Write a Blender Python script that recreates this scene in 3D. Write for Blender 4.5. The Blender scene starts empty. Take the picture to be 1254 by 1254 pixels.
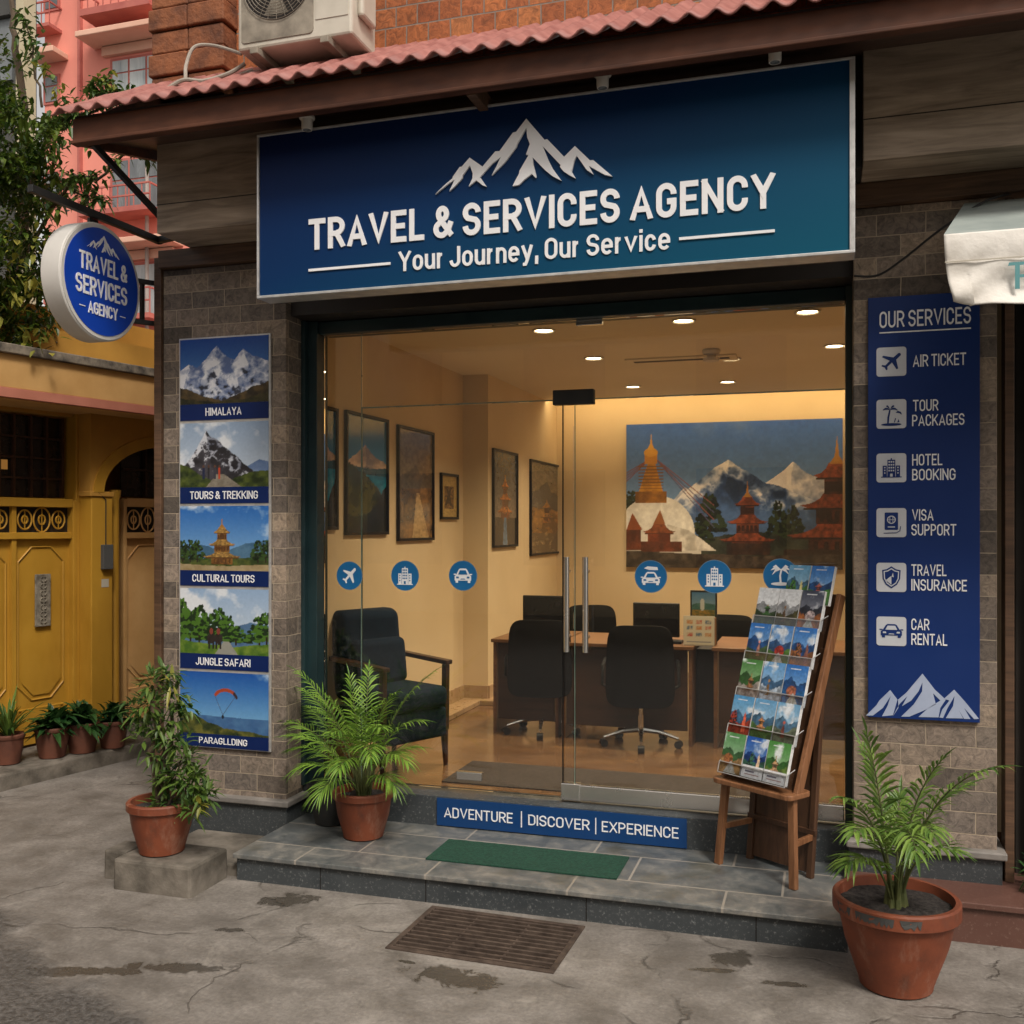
import bpy, math, random
import numpy as np
from mathutils import Vector, Matrix

random.seed(7)
SC = bpy.context.scene
COL = SC.collection
rad = math.radians

# ------------------------------------------------------------------ camera, sky, sun, exposure
TH = rad(17.3); CT, ST = math.cos(TH), math.sin(TH); F = 1227.0; CX, HY = 627.0, 645.0; EYE = 1.6
cam_d = bpy.data.cameras.new('camera'); cam = bpy.data.objects.new('camera', cam_d); COL.objects.link(cam)
cam.location = (0, 0, EYE); cam.rotation_euler = (rad(90), 0, TH)
cam_d.sensor_width = 36; cam_d.lens = 36 * F / 1254; cam_d.shift_y = 18 / 1254; cam_d.clip_end = 400; cam_d.clip_start = 0.05
SC.camera = cam

SUN_EL, SUN_AZ = rad(52), rad(142)
w = bpy.data.worlds.new('World'); SC.world = w; w.use_nodes = True
nt = w.node_tree; nt.nodes.clear()
sky = nt.nodes.new('ShaderNodeTexSky'); sky.sky_type = 'NISHITA'; sky.sun_disc = False
sky.sun_elevation = SUN_EL; sky.sun_rotation = SUN_AZ; sky.dust_density = 3; sky.air_density = 1.0
hs = nt.nodes.new('ShaderNodeHueSaturation'); hs.inputs['Saturation'].default_value = 0.22
bg = nt.nodes.new('ShaderNodeBackground'); bg.inputs['Strength'].default_value = 0.125
wo = nt.nodes.new('ShaderNodeOutputWorld')
tint = nt.nodes.new('ShaderNodeMix'); tint.data_type = 'RGBA'; tint.blend_type = 'MULTIPLY'; tint.inputs[0].default_value = 1; tint.inputs[7].default_value = (1, .93, .84, 1)
nt.links.new(sky.outputs[0], hs.inputs['Color']); nt.links.new(hs.outputs[0], tint.inputs[6]); nt.links.new(tint.outputs[2], bg.inputs[0]); nt.links.new(bg.outputs[0], wo.inputs[0])

sl = bpy.data.lights.new('sun', 'SUN'); sl.energy = 1.8; sl.angle = rad(13); sl.color = (1, 0.93, 0.84)
sun = bpy.data.objects.new('sun', sl); COL.objects.link(sun)
sd = Vector((math.sin(SUN_AZ) * math.cos(SUN_EL), math.cos(SUN_AZ) * math.cos(SUN_EL), math.sin(SUN_EL)))
sun.rotation_euler = sd.to_track_quat('Z', 'Y').to_euler(); sun.location = (0, -3, 12)

SC.view_settings.view_transform = 'Standard'; SC.view_settings.look = 'None'
SC.view_settings.exposure = 0.5; SC.view_settings.gamma = 1

# ------------------------------------------------------------------ layout helpers: photo pixel -> point on a real plane
def ray(px, py):
    x = (px - CX) / F
    return (-ST + x * CT, CT + x * ST, -(py - HY) / F)
def P(px, py, D):                      # plane parallel to the shop front, D metres out
    a, b, c = ray(px, py); t = D / b
    return Vector((a * t, D, EYE + c * t))
def G(px, py, z=0.0):                  # horizontal plane at height z
    a, b, c = ray(px, py); t = (z - EYE) / c
    return Vector((a * t, b * t, z))
def W(px, py, X):                      # plane X = const
    a, b, c = ray(px, py); t = X / a
    return Vector((X, b * t, EYE + c * t))

# ------------------------------------------------------------------ object helpers
MW = {}
def tag(o, label, cat, group=None):
    o['label'] = label; o['category'] = cat
    if group: o['group'] = group
    return o
def thing(name, label, cat, loc=(0, 0, 0), rot=0.0, group=None, scale=1.0):
    o = bpy.data.objects.new(name, None); COL.objects.link(o)
    o.location = loc; o.rotation_euler = (0, 0, rot); o.scale = (scale,) * 3
    o.empty_display_size = 0.1
    MW[o.name] = Matrix.Translation(Vector(loc)) @ Matrix.Rotation(rot, 4, 'Z') @ Matrix.Scale(scale, 4)
    return tag(o, label, cat, group)
def dup(o, loc=None, rot=None, label=None, parent=None):
    c = o.copy(); COL.objects.link(c)
    if parent is not None: c.parent = parent
    if loc is not None: c.location = loc
    if rot is not None: c.rotation_euler = (0, 0, rot)
    if label: c['label'] = label
    for ch in [x for x in bpy.data.objects if x.parent == o]: dup(ch, parent=c)
    return c

class MB:
    def __init__(s): s.v = []; s.f = []
    def add(s, vs, fs, M=None):
        n = len(s.v)
        for p in vs:
            p = Vector(p); s.v.append(M @ p if M else p)
        s.f += [tuple(i + n for i in f) for f in fs]; return s
    def box(s, x0, x1, y0, y1, z0, z1, M=None):
        return s.add([(x0,y0,z0),(x1,y0,z0),(x1,y1,z0),(x0,y1,z0),(x0,y0,z1),(x1,y0,z1),(x1,y1,z1),(x0,y1,z1)],
                     [(0,3,2,1),(4,5,6,7),(0,1,5,4),(1,2,6,5),(2,3,7,6),(3,0,4,7)], M)
    def bar(s, a, b, w, h, M=None, up=(0,0,1)):      # rectangular bar from a to b
        a = Vector(a); b = Vector(b); d = (b - a).normalized(); u = Vector(up)
        if abs(d.dot(u)) > .95: u = Vector((1,0,0))
        r = d.cross(u).normalized() * (w/2); q = r.cross(d).normalized() * (h/2)
        vs = [a-r-q, a+r-q, a+r+q, a-r+q, b-r-q, b+r-q, b+r+q, b-r+q]
        return s.add(vs, [(0,1,2,3),(7,6,5,4),(0,4,5,1),(1,5,6,2),(2,6,7,3),(3,7,4,0)], M)
    def tube(s, pts, r, n=8, M=None, cap=True):
        pts = [Vector(p) for p in pts]; rs = r if isinstance(r, (list, tuple)) else [r]*len(pts)
        vs = []; prev = None
        for i, p in enumerate(pts):
            d = (pts[min(i+1, len(pts)-1)] - pts[max(i-1, 0)]).normalized()
            u = prev if prev is not None else (Vector((0,0,1)) if abs(d.z) < .9 else Vector((1,0,0)))
            a = d.cross(u).normalized(); b = a.cross(d).normalized(); prev = b
            for k in range(n):
                t = 2*math.pi*k/n; vs.append(p + a*math.cos(t)*rs[i] + b*math.sin(t)*rs[i])
        fs = [(i*n+k, (i+1)*n+k, (i+1)*n+(k+1)%n, i*n+(k+1)%n) for i in range(len(pts)-1) for k in range(n)]
        if cap: fs += [tuple(range(n)), tuple(reversed(range((len(pts)-1)*n, len(pts)*n)))]
        return s.add(vs, fs, M)
    def lathe(s, prof, c=(0,0,0), n=32, M=None, wob=0, caps=True):
        vs = []
        for r, z in prof:
            for k in range(n):
                t = 2*math.pi*k/n; rr = r*(1 + wob*math.sin(3*t+z*9)); vs.append((c[0]+rr*math.cos(t), c[1]+rr*math.sin(t), c[2]+z))
        fs = [(i*n+k, i*n+(k+1)%n, (i+1)*n+(k+1)%n, (i+1)*n+k) for i in range(len(prof)-1) for k in range(n)]
        if caps and prof[0][0] > .002: fs.append(tuple(reversed(range(n))))
        if caps and prof[-1][0] > .002 and abs(prof[-1][1]-prof[-2][1]) > 1e-5: fs.append(tuple(range((len(prof)-1)*n, len(prof)*n)))
        return s.add(vs, fs, M)
    def prism(s, poly, fr, d0, d1):                  # 2-D polygon in frame, from depth d0 to d1 along its normal
        O, U, V, Nn = fr; n = len(poly)
        vs = [O + U*p[0] + V*p[1] + Nn*d0 for p in poly] + [O + U*p[0] + V*p[1] + Nn*d1 for p in poly]
        area = sum(poly[i][0]*poly[(i+1)%n][1] - poly[(i+1)%n][0]*poly[i][1] for i in range(n))
        fs = [tuple(reversed(range(n))), tuple(range(n, 2*n))] + [(i, (i+1)%n, n+(i+1)%n, n+i) for i in range(n)]
        if area < 0: fs = [tuple(reversed(f)) for f in fs]
        return s.add(vs, fs)
    def build(s, name, mat, parent=None, world=True, smooth=False, bevel=0, col=None, label=None, recentre=True):
        me = bpy.data.meshes.new(name)
        vs = s.v
        if parent is not None and world:
            I = MW[parent.name].inverted(); vs = [I @ v for v in vs]
        org = Vector((0,0,0))
        if parent is None and vs and recentre:
            a = np.array([tuple(v) for v in vs]); lo = a.min(0); hi = a.max(0)
            org = Vector(((lo[0]+hi[0])/2, (lo[1]+hi[1])/2, lo[2])); vs = [v - org for v in vs]
        me.from_pydata([tuple(v) for v in vs], [], s.f); me.update()
        if smooth: me.polygons.foreach_set('use_smooth', [True]*len(me.polygons))
        me.materials.append(mat)
        if col is not None:
            ca = me.color_attributes.new('Col', 'FLOAT_COLOR', 'POINT'); ca.data.foreach_set('color', col.ravel())
        o = bpy.data.objects.new(name, me); COL.objects.link(o); o.location = org
        if parent is not None: o.parent = parent; MW[o.name] = MW[parent.name]
        if bevel:
            m = o.modifiers.new('bevel', 'BEVEL'); m.width = bevel; m.segments = 2; m.limit_method = 'ANGLE'; m.angle_limit = rad(40)
        if smooth and len(me.polygons):
            me.set_sharp_from_angle(angle=rad(42))
        if label: o['label'] = label
        return o
def frame(O, U, V):
    U = Vector(U).normalized(); V = Vector(V).normalized(); return (Vector(O), U, V, U.cross(V))
def FR(D): return frame((0, D, 0), (1,0,0), (0,0,1))      # frame of a front-parallel plane; u = X, v = Z
def pix(pts, D): return [(P(x, y, D).x, P(x, y, D).z) for x, y in pts]
def circ(cx, cy, r, n=40, ry=None): return [(cx + r*math.cos(2*math.pi*k/n), cy + (ry or r)*math.sin(2*math.pi*k/n)) for k in range(n)]
def rrect(x0, x1, y0, y1, r, n=5):
    out = []
    for cx, cy, a in ((x1-r, y1-r, 0), (x0+r, y1-r, 90), (x0+r, y0+r, 180), (x1-r, y0+r, 270)):
        for k in range(n+1):
            t = rad(a + 90*k/n); out.append((cx + r*math.cos(t), cy + r*math.sin(t)))
    return out

# narrow grotesque letters drawn as strokes: every glyph is centre lines in a unit box
def _arc(cx, cy, rx, ry, a0, a1, n=12): return [(cx+rx*math.cos(rad(a0+(a1-a0)*k/n)), cy+ry*math.sin(rad(a0+(a1-a0)*k/n))) for k in range(n+1)]
_r = .27; _bowl = _arc(.45,.73,.55,.27,90,-90); _top = _arc(.5,1-_r,.5,_r,0,180); _bot = _arc(.5,_r,.5,_r,180,360)
GLY = {   # width, height, [paths], 'c' closes a path, 'o' = no square ends
 'A': (.60,1,[[(0,0),(.5,1),(1,0)],[(.2,.27),(.8,.27)]]), 'B': (.52,1,[['c',(0,0),(.5,0)]+_arc(.5,.26,.5,.26,-90,90)+[(0,.52)],['c',(0,.52),(.45,.52)]+_arc(.45,.76,.48,.24,-90,90)+[(0,1)]]),
 'C': (.52,1,[['o',(1,.68)]+_top+_bot+[(1,.32)]]), 'D': (.53,1,[['c',(0,0)]+_arc(.45,_r,.55,_r,270,360)+_arc(.45,1-_r,.55,_r,0,90)+[(0,1)]]),
 'E': (.46,1,[[(1,1),(0,1),(0,0),(1,0)],[(0,.51),(.85,.51)]]), 'F': (.45,1,[[(1,1),(0,1),(0,0)],[(0,.48),(.85,.48)]]), 'G': (.53,1,[['o',(1,.70)]+_top+_bot+[(1,.46),(.55,.46)]]),
 'H': (.54,1,[[(0,0),(0,1)],[(1,0),(1,1)],[(0,.51),(1,.51)]]), 'I': (0,1,[[(0,0),(0,1)]]), 'J': (.46,1,[[(1,1)]+_arc(.5,.25,.5,.25,0,-170)]), 'K': (.56,1,[[(0,0),(0,1)],[(1,1),(.05,.36)],[(.32,.58),(1,0)]]),
 'L': (.44,1,[[(0,1),(0,0),(1,0)]]), 'M': (.70,1,[[(0,0),(0,1)],[(1,0),(1,1)],[(0,.98),(.5,.22),(1,.98)]]), 'N': (.55,1,[[(0,0),(0,1)],[(1,0),(1,1)],[(0,1),(1,0)]]), 'O': (.54,1,[['c']+_top+_bot]),
 'P': (.51,1,[[(0,0),(0,1)]+_bowl+[(0,.46)]]), 'R': (.53,1,[[(0,0),(0,1)]+_bowl+[(0,.46)],[(.52,.46),(1,0)]]), 'S': (.52,1,[['o']+_arc(.5,.75,.5,.25,-2,232,16)+_arc(.5,.26,.5,.26,52,-178,16)]),
 'T': (.54,1,[[(0,1),(1,1)],[(.5,1),(.5,0)]]), 'U': (.53,1,[[(0,1)]+_bot+[(1,1)]]), 'V': (.60,1,[[(0,1),(.5,0),(1,1)]]), 'X': (.56,1,[[(0,1),(1,0)],[(0,0),(1,1)]]), 'Y': (.58,1,[[(0,1),(.5,.44),(1,1)],[(.5,.44),(.5,0)]]),
 '&': (.60,1,[['o',(1.06,-.02),(.22,.66)]+_arc(.44,.79,.27,.21,190,-40)+[(.14,.42)]+_arc(.40,.24,.40,.24,150,285)+[(.80,.14),(1.02,.50)]]),
 'o': (.47,.76,[['c']+_arc(.5,.62,.5,.38,0,180)+_arc(.5,.38,.5,.38,180,360)]), 'u': (.45,.76,[[(0,1)]+_arc(.5,.34,.5,.34,180,330),[(1,0),(1,1)]]), 'r': (.28,.76,[[(0,0),(0,1)],['o',(0,.55)]+_arc(.85,.55,.85,.42,180,85)]),
 'n': (.45,.76,[[(0,0),(0,1)],['o',(0,.6)]+_arc(.5,.66,.5,.34,160,0)+[(1,-.12)]]), 'e': (.47,.76,[['o',(.02,.50),(1,.50)]+_arc(.5,.62,.5,.38,0,180)+_arc(.5,.38,.5,.38,180,325)]), 'c': (.44,.76,[['o']+_arc(.5,.62,.5,.38,10,180)+_arc(.5,.38,.5,.38,180,350)]),
 'v': (.50,.76,[[(0,1),(.5,0),(1,1)]]), 'y': (.50,.76,[[(0,1),(.5,.05)],['o',(1,1.12),(.46,-.12),(.30,-.36),(.0,-.36)]]), 'i': (0,.76,[[(0,0),(0,1)],['o',(0,1.30),(0,1.56)]]), ',': (0,.2,[['o',(.0,1.0),(0,.2),(-.05,-.8)]]), ' ': (.12,1,[])}
def _ribbon(pts, hw, closed, square, sx):
    n = len(pts); pts = [Vector((p[0], p[1])) for p in pts]
    if square and not closed:
        d = (pts[0]-pts[1]).normalized(); pts[0] = pts[0]+d*hw; d = (pts[-1]-pts[-2]).normalized(); pts[-1] = pts[-1]+d*hw
    L, R = [], []
    for i in range(n):
        a = pts[i]-pts[i-1] if (i or closed) else pts[1]-pts[0]; b = pts[(i+1)%n]-pts[i] if (i < n-1 or closed) else a
        if a.length < 1e-7: a = b
        if b.length < 1e-7: b = a
        a = a.normalized(); b = b.normalized(); na = Vector((-a.y, a.x)); nb = Vector((-b.y, b.x)); m = na+nb
        m = m.normalized() if m.length > 1e-4 else na; k = hw/max(.42, m.dot(na)); L.append(pts[i]+m*k); R.append(pts[i]-m*k)
    return L, R
def text_mb(mb, s, fr, u0, u1, v0, h, d=0.001, ex=0.002, bold=0.018):
    """letters fitted between u0 and u1, base line v0, capital height h"""
    sw = .115 + bold*2.4; hw = sw/2; x = 0; items = []
    for ch in s:
        w_, H, paths = GLY[ch]; W_ = w_ + sw*.45 if w_ else sw
        if ch == ' ': x += .22; continue
        for p in paths:
            fl = [q for q in p if isinstance(q, str)]; q_ = [q for q in p if not isinstance(q, str)]
            pts = [(x+hw+a*(W_-sw), hw+b*(H-sw)) if ch != ',' else (x+hw+a*sw, b*.22) for a, b in q_]
            clean = [pts[0]]
            for q in pts[1:]:
                if abs(q[0]-clean[-1][0])+abs(q[1]-clean[-1][1]) > 1e-5: clean.append(q)
            L, R = _ribbon(clean, hw, 'c' in fl, not fl, 1)
            if ch not in 'y,i&': 
                for q in L+R: q.y = min(max(q.y, -.012 if ch in 'CGOSUJ' else 0), 1.012 if ch in 'CGOS' else max(H, .0))
            items.append((L, R, 'c' in fl))
        x += W_ + .105
    x -= .105; O, U, V, Nn = fr; k = (u1-u0)/x
    for idx, (L, R, cl) in enumerate(items):
        n = len(L); n0 = len(mb.v); dd = ex + .0004*(idx % 4)
        for lay in (0, 1):
            for i_, q in enumerate(L+R): mb.v.append(O + U*(u0+q.x*k) + V*(v0+q.y*h) + Nn*(d + lay*(dd + .00003*(i_ % n))))
        m = n if cl else n-1; o = n0+2*n
        for i in range(m):
            j_ = (i+1)%n
            mb.f += [(o+n+i, o+n+j_, o+j_, o+i), (n0+i, n0+j_, o+j_, o+i)[::-1], (n0+n+i, n0+n+j_, o+n+j_, o+n+i)]
        if not cl: mb.f += [(n0, n0+n, o+n, o)[::-1], (n0+n-1, n0+2*n-1, o+2*n-1, o+n-1)]
    return mb

# ------------------------------------------------------------------ materials
def lin(c):
    c = np.asarray(c, float)/255.0
    return np.where(c <= .04045, c/12.92, ((c+.055)/1.055)**2.4)
def rgb(r, g, b): return tuple(lin((r, g, b))) + (1,)
class Mat:
    def __init__(s, name):
        s.m = bpy.data.materials.new(name); s.m.use_nodes = True; s.t = s.m.node_tree; s.n = s.t.nodes; s.b = s.n['Principled BSDF']
        s.tc = s.n.new('ShaderNodeTexCoord')
    def link(s, a, b): s.t.links.new(a, b)
    def mapping(s, scale=(1,1,1), rot=(0,0,0), loc=(0,0,0)):
        m = s.n.new('ShaderNodeMapping'); m.inputs['Scale'].default_value = scale; m.inputs['Rotation'].default_value = rot; m.inputs['Location'].default_value = loc
        s.link(s.tc.outputs['Object'], m.inputs[0]); return m.outputs[0]
    def noise(s, vec, scale, detail=5, rough=.55, dist=0):
        n = s.n.new('ShaderNodeTexNoise'); n.inputs['Scale'].default_value = scale; n.inputs['Detail'].default_value = detail
        n.inputs['Roughness'].default_value = rough; n.inputs['Distortion'].default_value = dist; s.link(vec, n.inputs['Vector']); return n.outputs['Fac']
    def ramp(s, fac, stops):
        r = s.n.new('ShaderNodeValToRGB'); e = r.color_ramp.elements
        while len(e) < len(stops): e.new(.5)
        for q, (p, c) in zip(e, stops): q.position = p; q.color = c if len(c) == 4 else tuple(c)+(1,)
        s.link(fac, r.inputs[0]); return r.outputs[0]
    def mix(s, f, a, b, mode='MIX'):
        x = s.n.new('ShaderNodeMix'); x.data_type = 'RGBA'; x.blend_type = mode
        for k, v in ((0, f), (6, a), (7, b)):
            if hasattr(v, 'links') or hasattr(v, 'is_linked'): s.link(v, x.inputs[k])
            else: x.inputs[k].default_value = v
        return x.outputs[2]
    def math(s, op, a, b=None, clamp=False):
        x = s.n.new('ShaderNodeMath'); x.operation = op; x.use_clamp = clamp
        for k, v in ((0, a), (1, b)):
            if v is None: continue
            if hasattr(v, 'is_linked'): s.link(v, x.inputs[k])
            else: x.inputs[k].default_value = v
        return x.outputs[0]
    def bump(s, h, strength=.3, dist=.01, prev=None):
        b = s.n.new('ShaderNodeBump'); b.inputs['Strength'].default_value = strength; b.inputs['Distance'].default_value = dist
        s.link(h, b.inputs['Height'])
        if prev is not None: s.link(prev, b.inputs['Normal'])
        s.link(b.outputs[0], s.b.inputs['Normal']); return b.outputs[0]
    def set(s, **k):
        for a, v in k.items():
            key = {'color':'Base Color','rough':'Roughness','metal':'Metallic','spec':'Specular IOR Level','coat':'Coat Weight','trans':'Transmission Weight','alpha':'Alpha'}[a]
            if hasattr(v, 'is_linked'): s.link(v, s.b.inputs[key])
            else: s.b.inputs[key].default_value = v
        return s
def noisy(name, c1, c2, scale=6, stretch=(1,1,1), rough=.6, metal=0, bump=.15, bscale=None, dist=.004, spec=.5, detail=6, contrast=(.35,.65), rough2=None):
    m = Mat(name); v = m.mapping(stretch); f = m.noise(v, scale, detail, .6)
    m.set(color=m.ramp(f, [(contrast[0], c1), (contrast[1], c2)]), metal=metal, spec=spec)
    f2 = m.noise(v, bscale or scale*4, 4)
    m.set(rough=m.ramp(f2, [(.3, (rough,)*3), (.7, ((rough2 if rough2 is not None else min(1, rough+.12)),)*3)]))
    if bump: m.bump(f2, bump, dist)
    return m.m
def emit(name, c, s):
    m = Mat(name); m.b.inputs['Base Color'].default_value = (0,0,0,1); m.b.inputs['Emission Color'].default_value = c; m.b.inputs['Emission Strength'].default_value = s; return m.m

def stone_blocks(name, bw, rh, cols, mortar, msize, off=.5, bump=.6, rough=.8):
    m = Mat(name); sep = m.n.new('ShaderNodeSeparateXYZ'); m.link(m.tc.outputs['Object'], sep.inputs[0])
    u = m.math('ADD', sep.outputs[0], sep.outputs[1]); cb = m.n.new('ShaderNodeCombineXYZ')
    vv = m.mapping(); wob = m.noise(vv, 5, 2)
    u2 = m.math('ADD', u, m.math('MULTIPLY', wob, .012)); z2 = m.math('ADD', sep.outputs[2], m.math('MULTIPLY', m.noise(vv, 7, 2), .006))
    m.link(u2, cb.inputs[0]); m.link(z2, cb.inputs[1])
    b = m.n.new('ShaderNodeTexBrick'); m.link(cb.outputs[0], b.inputs['Vector']); b.inputs['Scale'].default_value = 1
    b.inputs['Brick Width'].default_value = bw; b.inputs['Row Height'].default_value = rh; b.inputs['Mortar Size'].default_value = msize
    b.inputs['Mortar Smooth'].default_value = .3; b.inputs['Bias'].default_value = 0; b.offset = off; b.squash = 1
    b.inputs['Color1'].default_value = (0,0,0,1); b.inputs['Color2'].default_value = (1,1,1,1); b.inputs['Mortar'].default_value = (.5,.5,.5,1)
    k = len(cols)-1; c = m.ramp(b.outputs['Color'], [(.05 + .9*i/k, cc) for i, cc in enumerate(cols)])
    n = m.noise(vv, 26, 8, .72, 1.4); c = m.mix(1.0, c, m.ramp(n, [(.32, (.42,.42,.43)), (.66, (1.35,1.32,1.27))]), 'MULTIPLY')
    big = m.noise(vv, 1.7, 3); c = m.mix(1.0, c, m.ramp(big, [(.3, (.8,.78,.75)), (.7, (1.1,1.1,1.1))]), 'MULTIPLY')
    c = m.mix(b.outputs['Fac'], c, mortar)
    m.set(color=c, rough=rough)
    h = m.math('SUBTRACT', m.math('ADD', m.math('MULTIPLY', n, .6), m.math('MULTIPLY', b.outputs['Color'], .25)), m.math('MULTIPLY', b.outputs['Fac'], 1.2))
    m.bump(h, bump, .009); return m.m

M = {}
M['stone'] = stone_blocks('grey_stone_cladding', .19, .088, [(.10,.083,.070),(.19,.155,.13),(.27,.218,.178),(.15,.128,.112),(.33,.262,.20)], (.36,.29,.21,1), .0024)
M['brick'] = stone_blocks('orange_brick', .112, .098, [(.30,.085,.028),(.42,.14,.045),(.36,.11,.04),(.46,.17,.06)], (.22,.18,.15,1), .004)
M['rustic'] = noisy('rusticated_orange_stone', (.085,.030,.016), (.27,.095,.038), 7, rough=.75, bump=.8, dist=.012, contrast=(.3,.6))
def wood(name, c1, c2, axis=0, scale=3, rough=.55, bump=.25, k=14):
    st = [1,1,1]
    for i in range(3): st[i] = 1.0 if i == axis else k
    m = Mat(name); v = m.mapping(tuple(st)); f = m.noise(v, scale, 8, .62, .6)
    v2 = m.mapping((1,1,1)); big = m.noise(v2, 2.3, 3)
    c = m.ramp(f, [(.3, c1), (.68, c2)]); c = m.mix(1.0, c, m.ramp(big, [(.3, (.75,.73,.7)), (.7, (1.15,1.15,1.15))]), 'MULTIPLY')
    m.set(color=c, rough=rough); m.bump(f, bump, .003); return m.m
M['fascia'] = wood('weathered_fascia_board', (.17,.125,.088), (.46,.36,.27), 0, 2.2, .6, .3, 9)
M['beam'] = wood('brown_timber_beam', (.045,.024,.014), (.14,.078,.045), 0, 3, .5)
M['eave'] = noisy('brown_painted_eave', (.050,.018,.010), (.115,.043,.023), 3, (1,4,4), .6, bump=.12, spec=.3)
M['soffit'] = noisy('dark_soffit', (.05,.026,.018), (.09,.045,.03), 4, (1,5,5), .5)
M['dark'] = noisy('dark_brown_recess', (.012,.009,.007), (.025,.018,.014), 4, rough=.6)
M['rooftile'] = noisy('faded_red_roof_sheet', (.22,.072,.062), (.40,.17,.145), 5, (1,2.5,2.5), .55, bump=.3, contrast=(.3,.72))
m = Mat('terracotta'); v = m.mapping(); n1 = m.noise(v, 6, 6, .65); c = m.ramp(n1, [(.3, (.12,.027,.011)), (.7, (.24,.062,.024))])
c = m.mix(m.ramp(m.noise(m.mapping((1,1,.35)), 14, 6, .7), [(.55, (0,0,0)), (.72, (.45,.45,.45))]), c, (.34,.20,.14,1))
c = m.mix(m.ramp(m.noise(m.mapping((1,1,.6), loc=(3,1,2)), 9, 6, .7), [(.56, (0,0,0)), (.70, (.6,.6,.6))]), c, (.075,.032,.02,1))
m.set(color=c, rough=m.ramp(n1, [(.3, (.5,)*3), (.7, (.75,)*3)])); m.bump(m.noise(v, 45, 5), .25, .004); M['terracotta'] = m.m
M['terradark'] = noisy('old_brown_terracotta', (.07,.024,.014), (.15,.050,.027), 6, rough=.7, bump=.2)
M['plasticdark'] = noisy('black_plastic_pot', (.012,.012,.013), (.03,.03,.03), 6, rough=.45, bump=.05)
M['soil'] = noisy('potting_soil', (.010,.008,.007), (.06,.05,.045), 60, rough=.95, bump=1, dist=.01)
def granite(name, a, b, c, rough=.3):
    m = Mat(name); v = m.mapping(); f = m.noise(v, 75, 5, .8); big = m.noise(v, 4, 5, .6, 1.5)
    col = m.mix(big, a, b); sp = m.ramp(f, [(.56, (0,0,0)), (.68, (1,1,1))]); col = m.mix(sp, col, c)
    m.set(color=col, rough=m.ramp(big, [(.3, (rough,)*3), (.7, (rough+.25,)*3)])); m.bump(m.noise(v, 30, 4), .12, .003); return m.m
M['granite'] = granite('dark_polished_granite', (.030,.036,.041,1), (.062,.070,.074,1), (.22,.23,.23,1))
M['redgranite'] = granite('reddish_granite', (.085,.038,.028,1), (.14,.066,.05,1), (.2,.13,.10,1))
M['capstone'] = noisy('grey_cap_stone', (.14,.13,.12), (.26,.24,.22), 8, rough=.5, bump=.2)
M['concrete'] = noisy('worn_concrete_block', (.065,.056,.044), (.20,.175,.145), 6, rough=.85, bump=.6, dist=.008, bscale=28)
M['frame_teal'] = noisy('dark_teal_metal_frame', (.007,.020,.024), (.014,.036,.040), 3, rough=.35, bump=.03)
M['frame_green'] = noisy('dark_green_metal_frame', (.020,.030,.026), (.032,.046,.038), 3, rough=.4, bump=.05)
M['blackmetal'] = noisy('black_painted_iron', (.010,.010,.011), (.022,.021,.02), 8, rough=.45, bump=.1)
M['chrome'] = noisy('brushed_steel', (.74,.72,.69), (.82,.80,.77), 3, rough=.25, metal=1, bump=0, rough2=.28)
M['alu'] = noisy('pale_aluminium_trim', (.50,.50,.50), (.68,.68,.67), 15, rough=.35, metal=.6, bump=.02)
M['whiteplastic'] = noisy('off_white_plastic', (.50,.47,.42), (.64,.61,.56), 4, rough=.45, bump=.04)
M['acbody'] = noisy('aged_white_ac_casing', (.44,.40,.33), (.60,.56,.48), 3, rough=.45, bump=.04)
M['acgrille'] = noisy('dusty_ac_grille', (.16,.14,.11), (.34,.30,.24), 8, rough=.6, bump=.1)
M['cable'] = noisy('grey_cable', (.26,.23,.19), (.40,.36,.31), 8, rough=.6)
M['blackcable'] = noisy('black_cable', (.008,.008,.008), (.02,.02,.02), 8, rough=.6, bump=0)
M['wallint'] = noisy('cream_interior_plaster', (.62,.48,.29), (.68,.54,.34), 1.5, rough=.65, bump=.04)
M['ceiling'] = noisy('cream_ceiling', (.74,.66,.50), (.78,.70,.54), 1.5, rough=.8, bump=.02)
M['floorint'] = noisy('polished_brown_marble_floor', (.10,.050,.022), (.23,.13,.062), 2.2, (1,2,1), .12, bump=.03, contrast=(.3,.7), rough2=.22)
M['skirting'] = noisy('beige_marble_skirting', (.34,.22,.12), (.46,.32,.19), 5, rough=.25, bump=.02)
M['deskwood'] = wood('honey_desk_wood', (.11,.048,.018), (.21,.10,.042), 0, 3, .4)
M['deskdark'] = wood('dark_desk_panel', (.032,.015,.008), (.065,.030,.015), 0, 3, .4)
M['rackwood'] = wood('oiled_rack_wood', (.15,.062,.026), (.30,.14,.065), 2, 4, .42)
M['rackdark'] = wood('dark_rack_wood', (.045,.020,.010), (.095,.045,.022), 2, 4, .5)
M['blackfab'] = noisy('black_mesh_fabric', (.0025,.0025,.003), (.006,.006,.007), 30, rough=.75, bump=.2, spec=.15)
M['blackplast'] = noisy('black_plastic', (.004,.004,.0045), (.009,.009,.009), 10, rough=.4, spec=.3, bump=.03)
M['navyfab'] = noisy('navy_upholstery', (.004,.013,.030), (.008,.022,.045), 40, rough=.85, bump=.25, spec=.15)
M['darkwood'] = wood('dark_walnut', (.03,.014,.008), (.08,.036,.02), 2, 5, .35)
M['screen'] = noisy('dark_monitor_screen', (.006,.006,.007), (.010,.010,.011), 3, rough=.18, bump=0)
M['matgreen'] = noisy('green_fibre_doormat', (.006,.040,.024), (.014,.080,.046), 90, rough=.95, bump=1, dist=.006)
M['rust'] = noisy('rusty_grating_iron', (.050,.034,.026), (.12,.086,.066), 14, rough=.65, metal=.3, bump=.4)
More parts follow.
